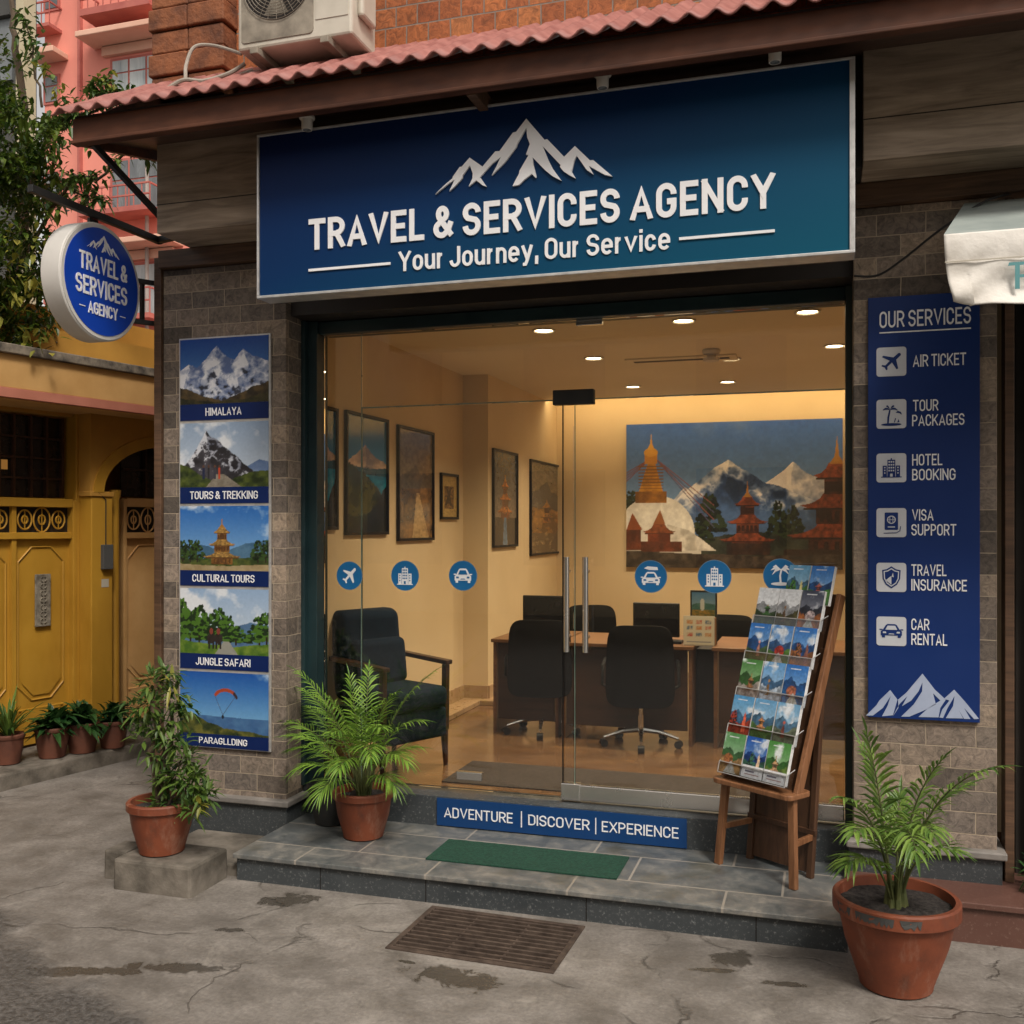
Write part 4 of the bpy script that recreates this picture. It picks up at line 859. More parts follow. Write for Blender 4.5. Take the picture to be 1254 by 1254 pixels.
# ------------------------------------------------------------------ far buildings
pb = thing('pink_building', 'tall salmon pink block with balconies behind the lane', 'building', (P(115,600,22).x, 22, 0))
DP = 22.0
def bp(n, mb, mat, par=pb, **k): return mb.build(n, M[mat], par, **k)
def rx(x0_, x1_, y0_, y1_, d0, d1, mb=None, D=None):
    D = D or DP; a = P(x0_, (y0_+y1_)/2, D).x; b_ = P(x1_, (y0_+y1_)/2, D).x; zlo = P((x0_+x1_)/2, y1_, D).z; zhi = P((x0_+x1_)/2, y0_, D).z
    return (mb or MB()).box(a, b_, D-d1, D-d0, zlo, zhi)
xl = P(100,300,DP).x
bp('wall', MB().box(xl, xl+9, DP, DP+8, 0, 19), 'pink', label='main front wall')
bp('wall', MB().box(P(38,300,DP).x, xl, DP+.5, DP+8, 0, 19), 'pink', label='set back side bay')
def win(x0_, x1_, y0_, y1_, nx, ny, mat='curtain', off=0):
    D = DP+off; f = bp('window', rx(x0_, x1_, y0_, y1_, -.05, .03, D=D), 'pinkdark')
    a = P(x0_, 300, D).x+.05; b_ = P(x1_, 300, D).x-.05; zlo = P((x0_+x1_)/2, y1_, D).z+.05; zhi = P((x0_+x1_)/2, y0_, D).z-.05; mb = MB()
    for i in range(nx):
        for j in range(ny):
            w0 = a+(b_-a)*i/nx+.03; w1 = a+(b_-a)*(i+1)/nx-.03; fr0 = (0, .62, 1) if ny == 2 else (0, 1); mb.box(w0, w1, D-.045, D-.035, zlo+(zhi-zlo)*fr0[j]+.02, zlo+(zhi-zlo)*fr0[j+1]-.02)
    bp('pane', mb, mat, f); return f
def balcony(x0_, x1_, ys, yr, ybot, off=0, dep=.7):
    D = DP+off; a = P(x0_, 300, D).x; b_ = P(x1_, 300, D).x; xm_ = (x0_+x1_)/2; z0 = P(xm_, ybot, D).z; z1 = P(xm_, ys, D).z; z2 = P(xm_, yr, D).z
    s_ = bp('balcony', MB().box(a, b_, D-dep, D, z0, z1), 'pinkdark'); r_ = MB()
    for zz in (z2, (z2+z1)/2): r_.bar((a, D-dep+.03, zz), (b_, D-dep+.03, zz), .04, .04); 
    for xx in (a+.02, b_-.02): r_.bar((xx, D-dep+.03, z2), (xx, D, z2), .04, .04)
    k = max(3, int((b_-a)/.22))
    for i in range(k+1): r_.bar((a+(b_-a)*i/k, D-dep+.03, z1), (a+(b_-a)*i/k, D-dep+.03, z2), .022, .022)
    bp('railing', r_, 'pinkdark', s_)
for i, (y0_, y1_) in enumerate(((-75,-8), (68,116), (192,262), (322,392))):
    win(136, 204, y0_, y1_, 3, 2, 'curtain' if i != 2 else 'glassgrey')
for y0_ in (45, 170, 300): 
    if y0_ != 170: bp('hood', rx(116, 225, y0_, y0_+7, 0, .75), 'pinkpale', bevel=.02); bp('hood_band', rx(128, 215, y0_+8, y0_+19, 0, .12), 'pinkpale')
balcony(120, 204, 20, -4, 28); balcony(118, 204, 264, 238, 270); balcony(118, 204, 392, 362, 398)
for y0_, y1_ in ((-30, 14), (92, 128), (210, 250), (330, 372)):
    win(54, 74, y0_, y1_, 1, 2, 'glassgrey', .5)
bp('hood', rx(48, 84, 70, 77, 0, .6, D=DP+.5), 'pinkpale', bevel=.02); balcony(47, 76, 40, 14, 44, .5, .5)
bp('drain_pipe', MB().tube([P(180,180,DP-.2), P(180,420,DP-.2)], .05, 8), 'offrail')
bp('corner_line', rx(98.5, 101.5, -80, 420, 0, .12), 'pinkdark')
db_ = thing('grey_building', 'dark grey building edge with a cream pilaster at top left', 'building', (P(10,300,15).x, 15, 0))
gw = MB().box(P(-60,300,15).x, P(25,300,15).x, 15, 15.4, 0, 12).build('wall', M['greywall'], db_)
MB().box(P(24.5,300,15).x, P(34,300,15).x, 14.9, 15.2, 0, 12).build('pilaster', M['creamwall'], db_)
wq = rx(0, 17, 25, 100, -.02, .05, D=15).build('window', M['glassgrey'], db_)
rx(-2, 19, 20, 24, 0, .15, D=15).build('window_hood', M['greywall'], db_)
# low shed eave glimpsed above the lane between the two buildings

# added building across the street, out of view, to shape glass reflections and daylight
ob = thing('added_facing_building', 'added out-of-view building across the street, mirrored faintly in the shop glass', 'building', (0, -8, 0))
MB().box(-16, 14, -10, -8, 0, 7.5).build('wall', M['creamwall'], ob)
mbw = MB()
for i in range(9):
    for z in (.9, 3.9): f_ = MB().box(-14.5+i*3.1, -13+i*3.1, -7.99, -7.95, z, z+1.7).build('window', M['glassgrey'], ob)
# ------------------------------------------------------------------ logo and icon outlines
LOGO = [[(x/5.016+520, y/5.016+130) for x, y in q] for q in (
 [(72,547),(130,490),(178,450),(180,440),(222,380),(235,378),(283,323),(362,378),(440,285),(466,283),(548,170),(568,165),(630,84),(742,214),(758,210),(862,318),(928,252),(1020,340),(1040,338),(1158,438),(1110,428),(1012,372),(1042,426),(1000,398),(938,310),(924,340),(908,408),(932,450),(890,428),(856,404),(836,380),(840,368),(730,252),(766,340),(790,388),(846,464),(790,436),(742,396),(668,320),(672,360),(692,440),(686,446),(664,422),(620,455),(585,490),(546,496),(586,420),(588,404),(644,308),(628,304),(652,240),(636,200),(630,140),(574,240),(570,256),(500,350),(418,432),(450,370),(474,320),(420,360),(346,442),(386,500),(362,492),(324,462),(278,498),(300,450),(302,420),(284,370),(240,432),(238,448),(190,500),(158,528),(192,458),(150,484)],)]
PLANE = [(.95,.97),(.86,.98),(.60,.74),(.10,.86),(.03,.79),(.42,.55),(.20,.30),(.04,.33),(0,.26),(.16,.18),(.24,.02),(.31,.05),(.30,.21),(.53,.45),(.76,.04),(.84,.10),(.74,.60),(.98,.86)]
def bldg_polys():
    o = [[(0,0),(1,0),(1,.05),(0,.05)], [(.08,.05),(.28,.05),(.28,.62),(.08,.62)], [(.72,.05),(.92,.05),(.92,.62),(.72,.62)], [(.31,.05),(.69,.05),(.69,.92),(.31,.92)], [(.47,.92),(.53,.92),(.53,1),(.47,1)]]
    h = [[(.44,.05),(.56,.05),(.56,.2),(.44,.2)]] + [[(x,y),(x+.07,y),(x+.07,y+.08),(x,y+.08)] for x in (.36,.465,.57) for y in (.32,.47,.62,.77)] + [[(x,y),(x+.06,y),(x+.06,y+.07),(x,y+.07)] for x in (.15,.79) for y in (.2,.34,.48)]
    return o, h
def car_polys():
    o = [[(.04,.18),(.20,.18),(.20,.0),(.06,.0)], [(.80,.18),(.96,.18),(.94,0),(.80,0)], [(0,.16),(1,.16),(1,.46),(.90,.58),(.76,.92),(.68,1),(.32,1),(.24,.92),(.10,.58),(0,.46)], [(-.06,.55),(.08,.55),(.08,.63),(-.06,.63)], [(.92,.55),(1.06,.55),(1.06,.63),(.92,.63)]]
    h = [[(.22,.58),(.78,.58),(.68,.88),(.32,.88)], [(.10,.32),(.26,.32),(.24,.44),(.10,.44)], [(.74,.32),(.90,.32),(.90,.44),(.76,.44)], [(.35,.24),(.65,.24),(.60,.30),(.40,.30)]]
    return o, h
def palm_polys():
    def leaf(a, L, w_):
        ca, sa = math.cos(a), math.sin(a); pts = []
        for t in (0, .35, .7, 1): pts.append((t*L, w_*math.sin(math.pi*t*.9) - .35*L*t*t))
        for t in (1, .7, .35): pts.append((t*L, w_*math.sin(math.pi*t*.9)*.1 - .35*L*t*t - .02))
        return [(x*(1 if ca >= 0 else -1)*abs(ca)+0, y+x*sa) for x, y in pts]
    o = [circ(.5,.04,.48,24,.07), [(.30,.1),(.38,.1),(.40,.4),(.46,.76),(.40,.78),(.31,.4)]]
    for a in (.3, 1.0, 2.1, 2.8): o.append([(.44+x, .78+y) for x, y in leaf(a, .36, .09)])
    o.append([(.62,.14),(.66,.14),(.72,.34),(.68,.36)]); o.append([(.78,.14),(.88,.16),(.84,.3)])
    o.append([(.70,.62),(.80,.72),(.95,.66),(1.0,.52),(.88,.60),(.78,.62)])
    return o, []
def put(mbw, mbh, polys, fr, u, v, s, d, inset=.0006, sy=None):
    o, h = polys; sy = sy or s
    for k, q in enumerate(o): mbw.prism([(u+(p[0]-.5)*s, v+(p[1]-.5)*sy) for p in q], fr, d, d+.0014+.00003*k)
    for q in h: mbh.prism([(u+(p[0]-.5)*s, v+(p[1]-.5)*sy) for p in q], fr, d, d+.0026)

# ------------------------------------------------------------------ main signboard
DS = 3.95; F0 = FR(DS)
tl, br = P(316,172,DS), P(1043,312,DS); sz0, sz1 = 2.62, 3.352
sign = thing('main_signboard', 'long blue signboard with mountain logo above the shop entrance', 'signboard', ((tl.x+br.x)/2, DS, sz0))
sb = MB().box(tl.x+.012, br.x-.008, DS+.001, 4.10, sz0+.01, sz1-.01).build('sign_box', M['blackmetal'], sign)
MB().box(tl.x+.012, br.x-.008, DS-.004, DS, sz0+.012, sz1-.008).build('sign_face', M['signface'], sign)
X0s, X1s = tl.x, br.x+.012
fm = MB().box(X0s, X1s, DS-.012, DS+.10, sz0, sz0+.012).box(X0s, X1s, DS-.012, DS+.10, sz1-.010, sz1).box(X0s, X0s+.009, DS-.012, DS+.10, sz0+.0121, sz1-.0101).box(X1s-.02, X1s, DS-.012, DS+.10, sz0+.0121, sz1-.0101)
fm.build('sign_frame', M['alu'], sign, bevel=.002)
lt = MB(); text_mb(lt, 'TRAVEL & SERVICES AGENCY', F0, P(379,300,DS).x, P(949,240,DS).x, 1.2155+EYE, .136, .004, .005, .023)
lt.build('lettering', M['letter'], sign, label='name line reading TRAVEL & SERVICES AGENCY')
lt = MB(); text_mb(lt, 'Your Journey, Our Service', F0, P(489,320,DS).x, P(821,300,DS).x, 1.090+EYE, .086, .004, .004, .014)
lt.build('lettering', M['letter'], sign, label='slogan reading Your Journey, Our Service')
for pa, pb_ in ((379,479),(832,949)): MB().box(P(pa,330,DS).x, P(pb_,290,DS).x, DS-.010, DS-.004, 2.722, 2.733).build('rule_line', M['letter'], sign)
lg = MB()
for q in LOGO: lg.prism(pix(q, DS), F0, .004, .014)
lg.build('mountain_emblem', M['letter'], sign)
# small spot lamps under the eave above the sign
proto = None
for px, py, lb in ((376,152,'small white cylinder lamp above the left end of the signboard'), (738,100,'small white cylinder lamp above the middle of the signboard'), (949,68,'small white cylinder lamp above the right half of the signboard')):
    c = P(px, py, 3.90); c.z = c.z
    if proto is None:
        proto = thing('eave_lamp', lb, 'spot lamp', c, group='cylinder lamps under the eave')
        MB().lathe([(.001,-.026),(.022,-.026),(.024,-.018),(.024,.020),(.034,.022),(.034,.032),(.001,.032)], (0,0,0), 24).build('lamp_body', M['whiteplastic'], proto, world=False, smooth=True)
        MB().lathe([(.012,.032),(.012,.10)], (0,0,0), 12).build('lamp_stem', M['blackmetal'], proto, world=False)
        MB().lathe([(.001,-.0265),(.018,-.0265),(.018,-.0262)], (0,0,0), 20).build('lamp_lens', M['glassgrey'], proto, world=False)
    else: dup(proto, loc=c, label=lb)

# ------------------------------------------------------------------ round projecting sign
XS = -3.40; FRd = frame((XS,0,0), (0,1,0), (0,0,1)); cc = W(126,346,XS); cy, cz = 4.12, EYE + (645-346)/1227*4.947
rs_ = thing('round_sign', 'round white drum sign with blue face hanging over the lane', 'sign', (XS, cy, cz-.29))
def disc(r0, x0_, x1_, n=72): return [(cy+r0*math.cos(2*math.pi*k/n), cz+r0*math.sin(2*math.pi*k/n)) for k in range(n)]
mb = MB().prism(disc(.288,0,0), FRd, -.115, -.004); mb.build('sign_drum', M['signwhite'], rs_, smooth=True, bevel=.006)
MB().prism(disc(.280,0,0), FRd, -.0045, .0005).build('pale_rim', M['signwhite'], rs_)
MB().prism(disc(.262,0,0), FRd, -.002, .003).build('sign_face', M['roundblue'], rs_)
lt = MB()
text_mb(lt, 'TRAVEL &', FRd, cy-.165, cy+.175, cz+.035, .086, .003, .003, .012); text_mb(lt, 'SERVICES', FRd, cy-.19, cy+.175, cz-.082, .090, .003, .003, .012); text_mb(lt, 'AGENCY', FRd, cy-.105, cy+.105, cz-.170, .060, .003, .003, .012)
lt.box(XS+.003, XS+.0055, cy-.165, cy-.125, cz-.145, cz-.141).box(XS+.003, XS+.0055, cy+.125, cy+.165, cz-.145, cz-.141); lt.build('lettering', M['letter'], rs_)
lg = MB(); L = LOGO[0]; u = [(p[0]-645)/220 for p in L]; v = [(p[1]-192)/95 for p in L]
ang = math.atan(.136)
lg.prism([(cy+.005+.235*(q), cz+.182-.10*(w_+q*.136*220/95)) for q, w_ in zip(u, v)], FRd, .003, .006); lg.build('mountain_emblem', M['letter'], rs_)
bar = MB(); bar.bar((XS-.05, 3.70, cz+.335), (XS-.02, 4.60, cz+.335), .03, .035); bar.build('hanging_bar', M['blackmetal'], rs_, bevel=.003)
MB().bar((XS-.035, 4.585, cz+.335), (-3.11, 4.50, cz+.335), .03, .035).build('bar_return', M['blackmetal'], rs_, bevel=.003)
MB().box(XS-.065, XS-.050, cy-.03, cy+.03, cz+.27, cz+.318).build('hanger_lug', M['blackmetal'], rs_)
bar = MB(); zt3, zb3 = EYE+(645-337)/1227*5.1, EYE+(645-388)/1227*5.1
for zz in (zt3, zb3): bar.bar((XS-.05, cy+.22, zz), (-3.335, 4.52, zz), .022, .024)
bar.bar((XS-.03, 4.46, zt3), (XS-.03, 4.46, zb3), .022, .018, up=(1,0,0)); bar.box(-3.36, -3.315, 4.50, 4.53, zb3-.05, zt3+.05); bar.build('wall_bracket', M['blackmetal'], rs_, bevel=.002)
# diagonal strut under the eave
s_ = MB().bar((-3.19,3.80,3.35), (-3.20,4.43,3.115), .022, .03); part('eave_strut', s_, 'blackmetal', bevel=.002)

# ------------------------------------------------------------------ poster banner on the left pillar
DB = 4.435; FB = FR(DB); bx0, bx1 = P(219,600,DB).x, P(331,600,DB).x
zz = lambda py, px=220, D=DB: P(px, py, D).z
ban = thing('poster_banner', 'tall banner of five trip photos with blue captions on left pillar', 'banner', ((bx0+bx1)/2, DB, zz(913)))
MB().box(bx0, bx1, DB+.001, DB+.014, zz(913), zz(415)).build('board', M['alu'], ban, bevel=.002)
rows_ = [('HIMALAYA',417,496,516,(252,296),art_himalaya), ('TOURS & TREKKING',519,597,617,(233,316),art_trek), ('CULTURAL TOURS',620,698,717,(236,312),art_culture), ('JUNGLE SAFARI',720,799,818,(240,307),art_jungle), ('PARAGLLDING',821,896,912,(244,303),art_para)]
for s_, y0_, y1_, y2_, (ta, tb), fn in rows_:
    a = fn(); a.mesh('photo_print', FB, bx0+.009, bx1-.009, zz(y1_), zz(y0_), .0015, ban, label='photo above the caption '+s_)
    cb_ = MB().box(bx0+.009, bx1-.009, DB-.0018, DB-.0002, zz(y2_)+.001, zz(y1_)-.0005).build('caption_band', M['navyband'], ban)
    lt = MB(); hh = zz(y1_)-zz(y2_); text_mb(lt, s_, FB, P(ta,600,DB).x, P(tb,600,DB).x, zz(y2_)+hh*.27, hh*.48, .0018, .0012, .006); lt.build('lettering', M['letter'], cb_)

# ------------------------------------------------------------------ services board on the right pillar
DV = 4.43; FV = FR(DV); vx0, vx1 = P(1063,600,DV).x, P(1200,600,DV).x; zv = lambda py, px=1063: P(px, py, DV).z
srv = thing('services_board', 'tall dark blue board listing six travel services on right pillar', 'sign', ((vx0+vx1)/2, DV, zv(878)))
MB().box(vx0, vx1, DV, DV+.018, zv(878), zv(365)).build('board', M['servblue'], srv, bevel=.0015)
lt = MB(); xv = lambda px: P(px, 600, DV).x
def tx(mb, s_, a, b, base, h): text_mb(mb, s_, FV, xv(a), xv(b), base, h, .0, .0018, .004)
tx(lt, 'OUR SERVICES', 1077, 1189, P(1077,402,DV).z, .068); MB().box(xv(1077), xv(1189), DV-.0018, DV, P(1077,408,DV).z-.002, P(1077,408,DV).z+.003).build('underline', M['letter'], srv)
lt.build('lettering', M['letter'], srv, label='heading reading OUR SERVICES')
items = [(443,[('AIR TICKET',1118,1183)]), (507,[('TOUR',1118,1149),('PACKAGES',1117,1181)]), (573,[('HOTEL',1117,1154),('BOOKING',1117,1170)]), (640,[('VISA',1117,1143),('SUPPORT',1116,1171)]), (707,[('TRAVEL',1116,1159),('INSURANCE',1116,1184)]), (773,[('CAR',1116,1138),('RENTAL',1116,1160)])]
for k, (yc, ls) in enumerate(items):
    plates = MB(); dark = MB(); white2 = MB(); lt = MB()
    zc_ = P(1092, yc, DV).z; xc_ = xv(1091.5)
    if len(ls) == 1: tx(lt, ls[0][0], ls[0][1], ls[0][2], zc_-.026, .050)
    else: tx(lt, ls[0][0], ls[0][1], ls[0][2], zc_+.008, .047); tx(lt, ls[1][0], ls[1][1], ls[1][2], zc_-.053, .047)
    plates.prism(rrect(xc_-.058, xc_+.058, zc_-.060, zc_+.060, .012), FV, 0, .0025)
    d0 = .0025
    if k == 0: dark.prism([(xc_+(p[0]-.5)*.078, zc_+(p[1]-.5)*.072) for p in PLANE], FV, d0, d0+.0012)
    elif k == 1: put(dark, white2, palm_polys(), FV, xc_, zc_-.006, .082, d0)
    elif k == 2: put(dark, white2, bldg_polys(), FV, xc_, zc_, .080, d0)
    elif k == 3:
        dark.prism(rrect(xc_-.026, xc_+.026, zc_-.030, zc_+.042, .004), FV, d0, d0+.0012); white2.prism(circ(xc_, zc_+.012, .017, 24), FV, d0, d0+.0018); dark.prism(circ(xc_, zc_+.012, .013, 24), FV, d0, d0+.0024)
        for q in (-.006, .006): white2.box(xc_+q-.0012, xc_+q+.0012, DV-d0-.0028, DV-d0, zc_, zc_+.024)
        white2.box(xc_-.013, xc_+.013, DV-d0-.0031, DV-d0, zc_+.011, zc_+.013); white2.box(xc_-.014, xc_+.014, DV-d0-.0018, DV-d0, zc_-.020, zc_-.016)
        dark.tube([(xc_-.03, DV-d0-.001, zc_-.044), (xc_+.02, DV-d0-.001, zc_-.042), (xc_+.033, DV-d0-.001, zc_-.034), (xc_+.036, DV-d0-.001, zc_-.015)], .0018, 6)
    elif k == 4:
        sh = [(0,.046),(.018,.034),(.036,.030),(.034,-.006),(.022,-.030),(0,-.046),(-.022,-.030),(-.034,-.006),(-.036,.030),(-.018,.034)]
        dark.prism([(xc_+x, zc_+y) for x, y in sh], FV, d0, d0+.0012); white2.prism([(xc_+x*.84, zc_+y*.84) for x, y in sh], FV, d0, d0+.0018); dark.prism([(xc_+x*.72, zc_+y*.72) for x, y in sh], FV, d0, d0+.0024)
        white2.prism([(xc_-.022, zc_-.012), (xc_, zc_-.03), (xc_, zc_+.006), (xc_-.008, zc_+.0)], FV, d0, d0+.0030); white2.prism([(xc_+.001, zc_+.004), (xc_+.006, zc_+.02), (xc_+.009, zc_+.0)], FV, d0, d0+.0033)
    else: put(dark, white2, car_polys(), FV, xc_, zc_+.002, .082, d0, sy=.056)
    pp = plates.build('icon_plate', M['iconplate'], srv, label='plate with the icon for '+' '.join(l[0] for l in ls).lower()); dark.build('icon', M['servblue'], pp)
    if white2.v: white2.build('icon_detail', M['iconplate'], pp)
    lt.build('lettering', M['letter'], srv, label='words '+' '.join(l[0] for l in ls))
def crop(q): return [(x/4.48+1060, y/4.478+610) for x, y in q]
mp = [crop(q) for q in ([(2,1192),(60,1135),(75,1110),(135,1052),(175,1105),(150,1190),(90,1196),(120,1140),(138,1085),(95,1150),(40,1192)],
      [(150,1196),(180,1150),(178,1105),(225,1065),(312,962),(380,1050),(440,1105),(410,1150),(400,1202),(290,1200),(345,1150),(410,1110),(370,1070),(385,1130),(330,1160),(240,1198),(195,1198),(265,1130),(310,1060),(312,1010),(290,1060),(250,1110),(200,1140),(230,1085),(185,1130)],
      [(405,1203),(420,1160),(460,1110),(430,1100),(486,1050),(545,1115),(622,1210),(595,1212),(540,1150),(575,1211),(540,1210),(510,1160),(535,1208),(440,1206),(480,1140),(488,1085),(450,1150),(425,1205)])]
mb = MB()
for q in mp: mb.prism(pix(q, DV), FV, 0, .0015)
mb.build('mountain_print', M['greymount'], srv)

# ------------------------------------------------------------------ threshold strip
DT = 4.612; FT = FR(DT); tx0, tx1 = P(535,1000,DT).x, P(841,1000,DT).x
strip = thing('threshold_sign', 'narrow blue strip sign on the sill below the glass door', 'sign', ((tx0+tx1)/2, DT, .128))
MB().box(tx0, tx1, DT, DT+.006, .128, .262).build('board', M['bluesign'], strip)
lt = MB(); xt = lambda px: P(px, 1010, DT).x
for s_, a, b in (('ADVENTURE',544,628), ('|',637,640), ('DISCOVER',647,722), ('|',728,731), ('EXPERIENCE',737,831)):
    if s_ == '|': MB().box(xt(a)+.004, xt(b)-.003, DT-.0018, DT, .155, .232).build('divider_bar', M['letter'], strip)
    else: text_mb(lt, s_, FT, xt(a), xt(b), .170, .050, 0, .0018, -.002)
lt.build('lettering', M['letter'], strip)

# ------------------------------------------------------------------ round stickers on the glass
DK = DG - glz - .0015; FK = FR(DK)
for px, py, r, kind, lb in ((428,705,17.5,'plane','round blue glass sticker with an aeroplane'), (496,705,18.5,'bldg','round blue hotel sticker on the glass, left of the door handles'), (567,705,18.5,'car','round blue car sticker on the left door leaf'),
                        (797,706,20,'rack','round blue sticker of a car with roof luggage'), (875,706,20.5,'bldg','round blue hotel sticker below the mural print'), (956,705,21,'palm','round blue sticker with palm motif beside the brochure rack')):
    c = P(px, py, DK); R = r/F*DK/(CT + (px-CX)/F*ST)
    t = thing('window_sticker', lb, 'sticker', c, group='round blue stickers on the glass')
    MB().prism(circ(c.x, c.z, R, 48), FK, 0, .0004).build('sticker_rim', M['stickerrim'], t); MB().prism(circ(c.x, c.z, R*.96, 48), FK, .0001, .0008).build('sticker_disc', M['stickerblue'], t)
    wm, hm = MB(), MB()
    if kind == 'plane': wm.prism([(c.x+(p[0]-.5)*R*1.05, c.z+(p[1]-.5)*R*1.12) for p in PLANE], FK, .0008, .0015)
    elif kind == 'bldg': put(wm, hm, bldg_polys(), FK, c.x, c.z, R*1.12, .0008, sy=R*1.2)
    elif kind == 'car': put(wm, hm, car_polys(), FK, c.x, c.z, R*1.15, .0008, sy=R*.95)
    elif kind == 'rack':
        put(wm, hm, car_polys(), FK, c.x, c.z-R*.12, R*1.1, .0008, sy=R*.8); wm.prism([(c.x-R*.42, c.z+R*.5), (c.x-R*.2, c.z+R*.62), (c.x+R*.4, c.z+R*.58), (c.x+R*.45, c.z+R*.40), (c.x-R*.1, c.z+R*.40)], FK, .0008, .0018)
    else:
        wm.prism(circ(c.x, c.z-R*.48, R*.55, 24, R*.10), FK, .0008, .0015)
        wm.prism([(c.x-R*.06, c.z-R*.45), (c.x+R*.06, c.z-R*.45), (c.x+R*.02, c.z), (c.x+R*.1, c.z+R*.4), (c.x, c.z+R*.4), (c.x-R*.08, c.z)], FK, .0008, .0016)
        for s_ in (-1, 1):
            for q, (lx, ly) in enumerate(((.58,.30),(.5,.02),(.45,.52))):
                wm.prism([(c.x+R*.02, c.z+R*.36), (c.x+s_*R*lx*.6, c.z+R*(ly*.5+.38)), (c.x+s_*R*lx, c.z+R*ly), (c.x+s_*R*lx*.55, c.z+R*(ly*.5+.22))], FK, .0008, .0017+.0001*q)
    wm.build('sticker_icon', M['letter'], t)
    if hm.v: hm.build('icon_detail', M['stickerblue'], t)

# ------------------------------------------------------------------ AC outdoor unit
AY = 3.97; ax0, ax1 = P(291,50,AY).x, P(431,40,AY).x; az0, az1 = 3.755, 4.33
ac = thing('ac_unit', 'weathered white outdoor air conditioner unit standing above the corrugated eave', 'air conditioner', ((ax0+ax1)/2, AY+.12, az0))
body = MB().box(ax0, ax1, AY, AY+.245, az0, az1).build('casing', M['acbody'], ac, bevel=.012)
fcx = ax0+.205; fcz = az0+.285; FA = FR(AY)
MB().prism(rrect(ax0+.022, ax0+.385, az0+.03, az0+.54, .02), FA, .001, .004).build('grille_plate', M['acgrille'], ac)
MB().prism(circ(fcx, fcz, .172, 48), FA, .0042, .0055).build('fan_opening', M['dark'], ac)
gm = MB()
for k in range(1, 13): gm.tube([(fcx+.172*k/12*math.cos(t), AY-.011-.004*(1-k/12), fcz+.172*k/12*math.sin(t)) for t in np.linspace(0, 2*math.pi, 41)], .0016, 4, cap=False)
for k in range(24): t = 2*math.pi*k/24; gm.tube([(fcx+.02*math.cos(t), AY-.015, fcz+.02*math.sin(t)), (fcx+.174*math.cos(t), AY-.010, fcz+.174*math.sin(t))], .0013, 4)
gm.build('fan_guard', M['acgrille'], ac)
for k in range(3):
    t = k*2.094+.4; fb = MB().add([(fcx+.03*math.cos(t), AY-.0065, fcz+.03*math.sin(t)), (fcx+.16*math.cos(t-.3), AY-.0062, fcz+.16*math.sin(t-.3)), (fcx+.16*math.cos(t+.5), AY-.0075, fcz+.16*math.sin(t+.5))], [(0,1,2)])
    fb.build('fan_blade', M['acgrille'], ac)
MB().prism(rrect(ax0+.395, ax1-.018, az0+.085, az1-.03, .004), FA, .0, .003).build('service_panel', M['acbody'], ac)
bd = MB(); bxm = ax0+.475; bd.prism(circ(bxm, az0+.375, .020, 20, .024), FA, .003, .0036); bd.prism([(bxm-.018,az0+.342),(bxm+.018,az0+.346),(bxm+.010,az0+.320),(bxm-.006,az0+.325)], FA, .003, .0036); bd.build('blue_badge', M['stickerblue'], ac)
MB().prism(circ(bxm, az0+.378, .009, 16), FA, .0036, .004).build('badge_centre', M['letter'], ac)
vc = MB().box(ax1, ax1+.03, AY+.05, AY+.19, az0+.10, az0+.36).build('valve_cover', M['acbody'], ac, bevel=.012)
for X in (ax0+.10, ax1-.12): 
    MB().box(X-.02, X+.02, AY-.03, AY+.30, az0-.035, az0-.003).build('foot_bracket', M['acgrille'], ac, bevel=.003)
cb = MB()
def sag(mb, pts, r, n=14):
    out = []; pts = [Vector(p) for p in pts]
    for i in range(len(pts)-1):
        p0 = pts[max(i-1,0)]; p1 = pts[i]; p2 = pts[i+1]; p3 = pts[min(i+2,len(pts)-1)]
        for k in range(n):
            t = k/n; out.append(.5*((2*p1)+(-p0+p2)*t+(2*p0-5*p1+4*p2-p3)*t*t+(-p0+3*p1-3*p2+p3)*t**3))
    out.append(pts[-1]); mb.tube(out, r, 8)
for pts, r, D, lb, m_ in (([(296,66),(262,56),(238,58),(228,80),(226,100),(212,118)], .009, 4.25, 'thick grey hose looping over the brick corner pier', 'cable'), ([(300,78),(280,90),(250,99),(225,98),(206,108)], .010, 4.06, 'grey pipe sagging along the roof below the corner pier', 'cable'), ([(310,86),(295,92),(318,88)], .009, 4.15, 'short grey cable end under the air conditioner', 'cable')):
    mb = MB(); sag(mb, [P(x, y, D - .03*i) for i, (x, y) in enumerate(pts)], r); tag(mb.build('cable', M[m_], None, smooth=True), lb, 'cable')
mb = MB(); sag(mb, [P(1046,338,4.42), P(1075,337,4.40), P(1105,318,4.36), P(1140,290,4.30), P(1165,272,4.28), P(1210,245,4.35), P(1250,235,4.5)], .005); tag(mb.build('cable', M['blackcable'], None, smooth=True), 'thin black cable drooping across the right pillar to the awning', 'cable')

# ------------------------------------------------------------------ awning at the right edge
aw_ = thing('awning', 'off white canvas awning with a teal letter beside the services board', 'awning', (.9, 4.1, 2.3))
YA = 3.78; wx0 = P(1156,300,YA).x; zA1 = P(1156,287,YA).z; zA0 = P(1170,377,YA).z; zSm = P(1156,322,YA).z
nx, nz = 150, 44; mb = MB()
for j in range(nz):
    for i in range(nx):
        f = i/(nx-1); h = j/(nz-1); X = wx0+f*1.5; z_ = zA1+(zA0-zA1)*h
        if f < .05: z_ = zA1+(zA0-zA1)*h*(1-.07*(1-f/.05)**2); X += .028*h*h
        z_ += .006*math.sin(f*22)*h
        q_ = max(0, h-.40)/.6; y_ = YA - .013*math.sin(f*34+h*9)*q_ - .018*math.sin(f*15-h*6)*q_ - .005*math.sin(f*70+h*14)*h - .006*math.sin(h*3.1/.4)*(h < .4) - .004*(h > .40)
        mb.v.append(Vector((X, y_, z_)))
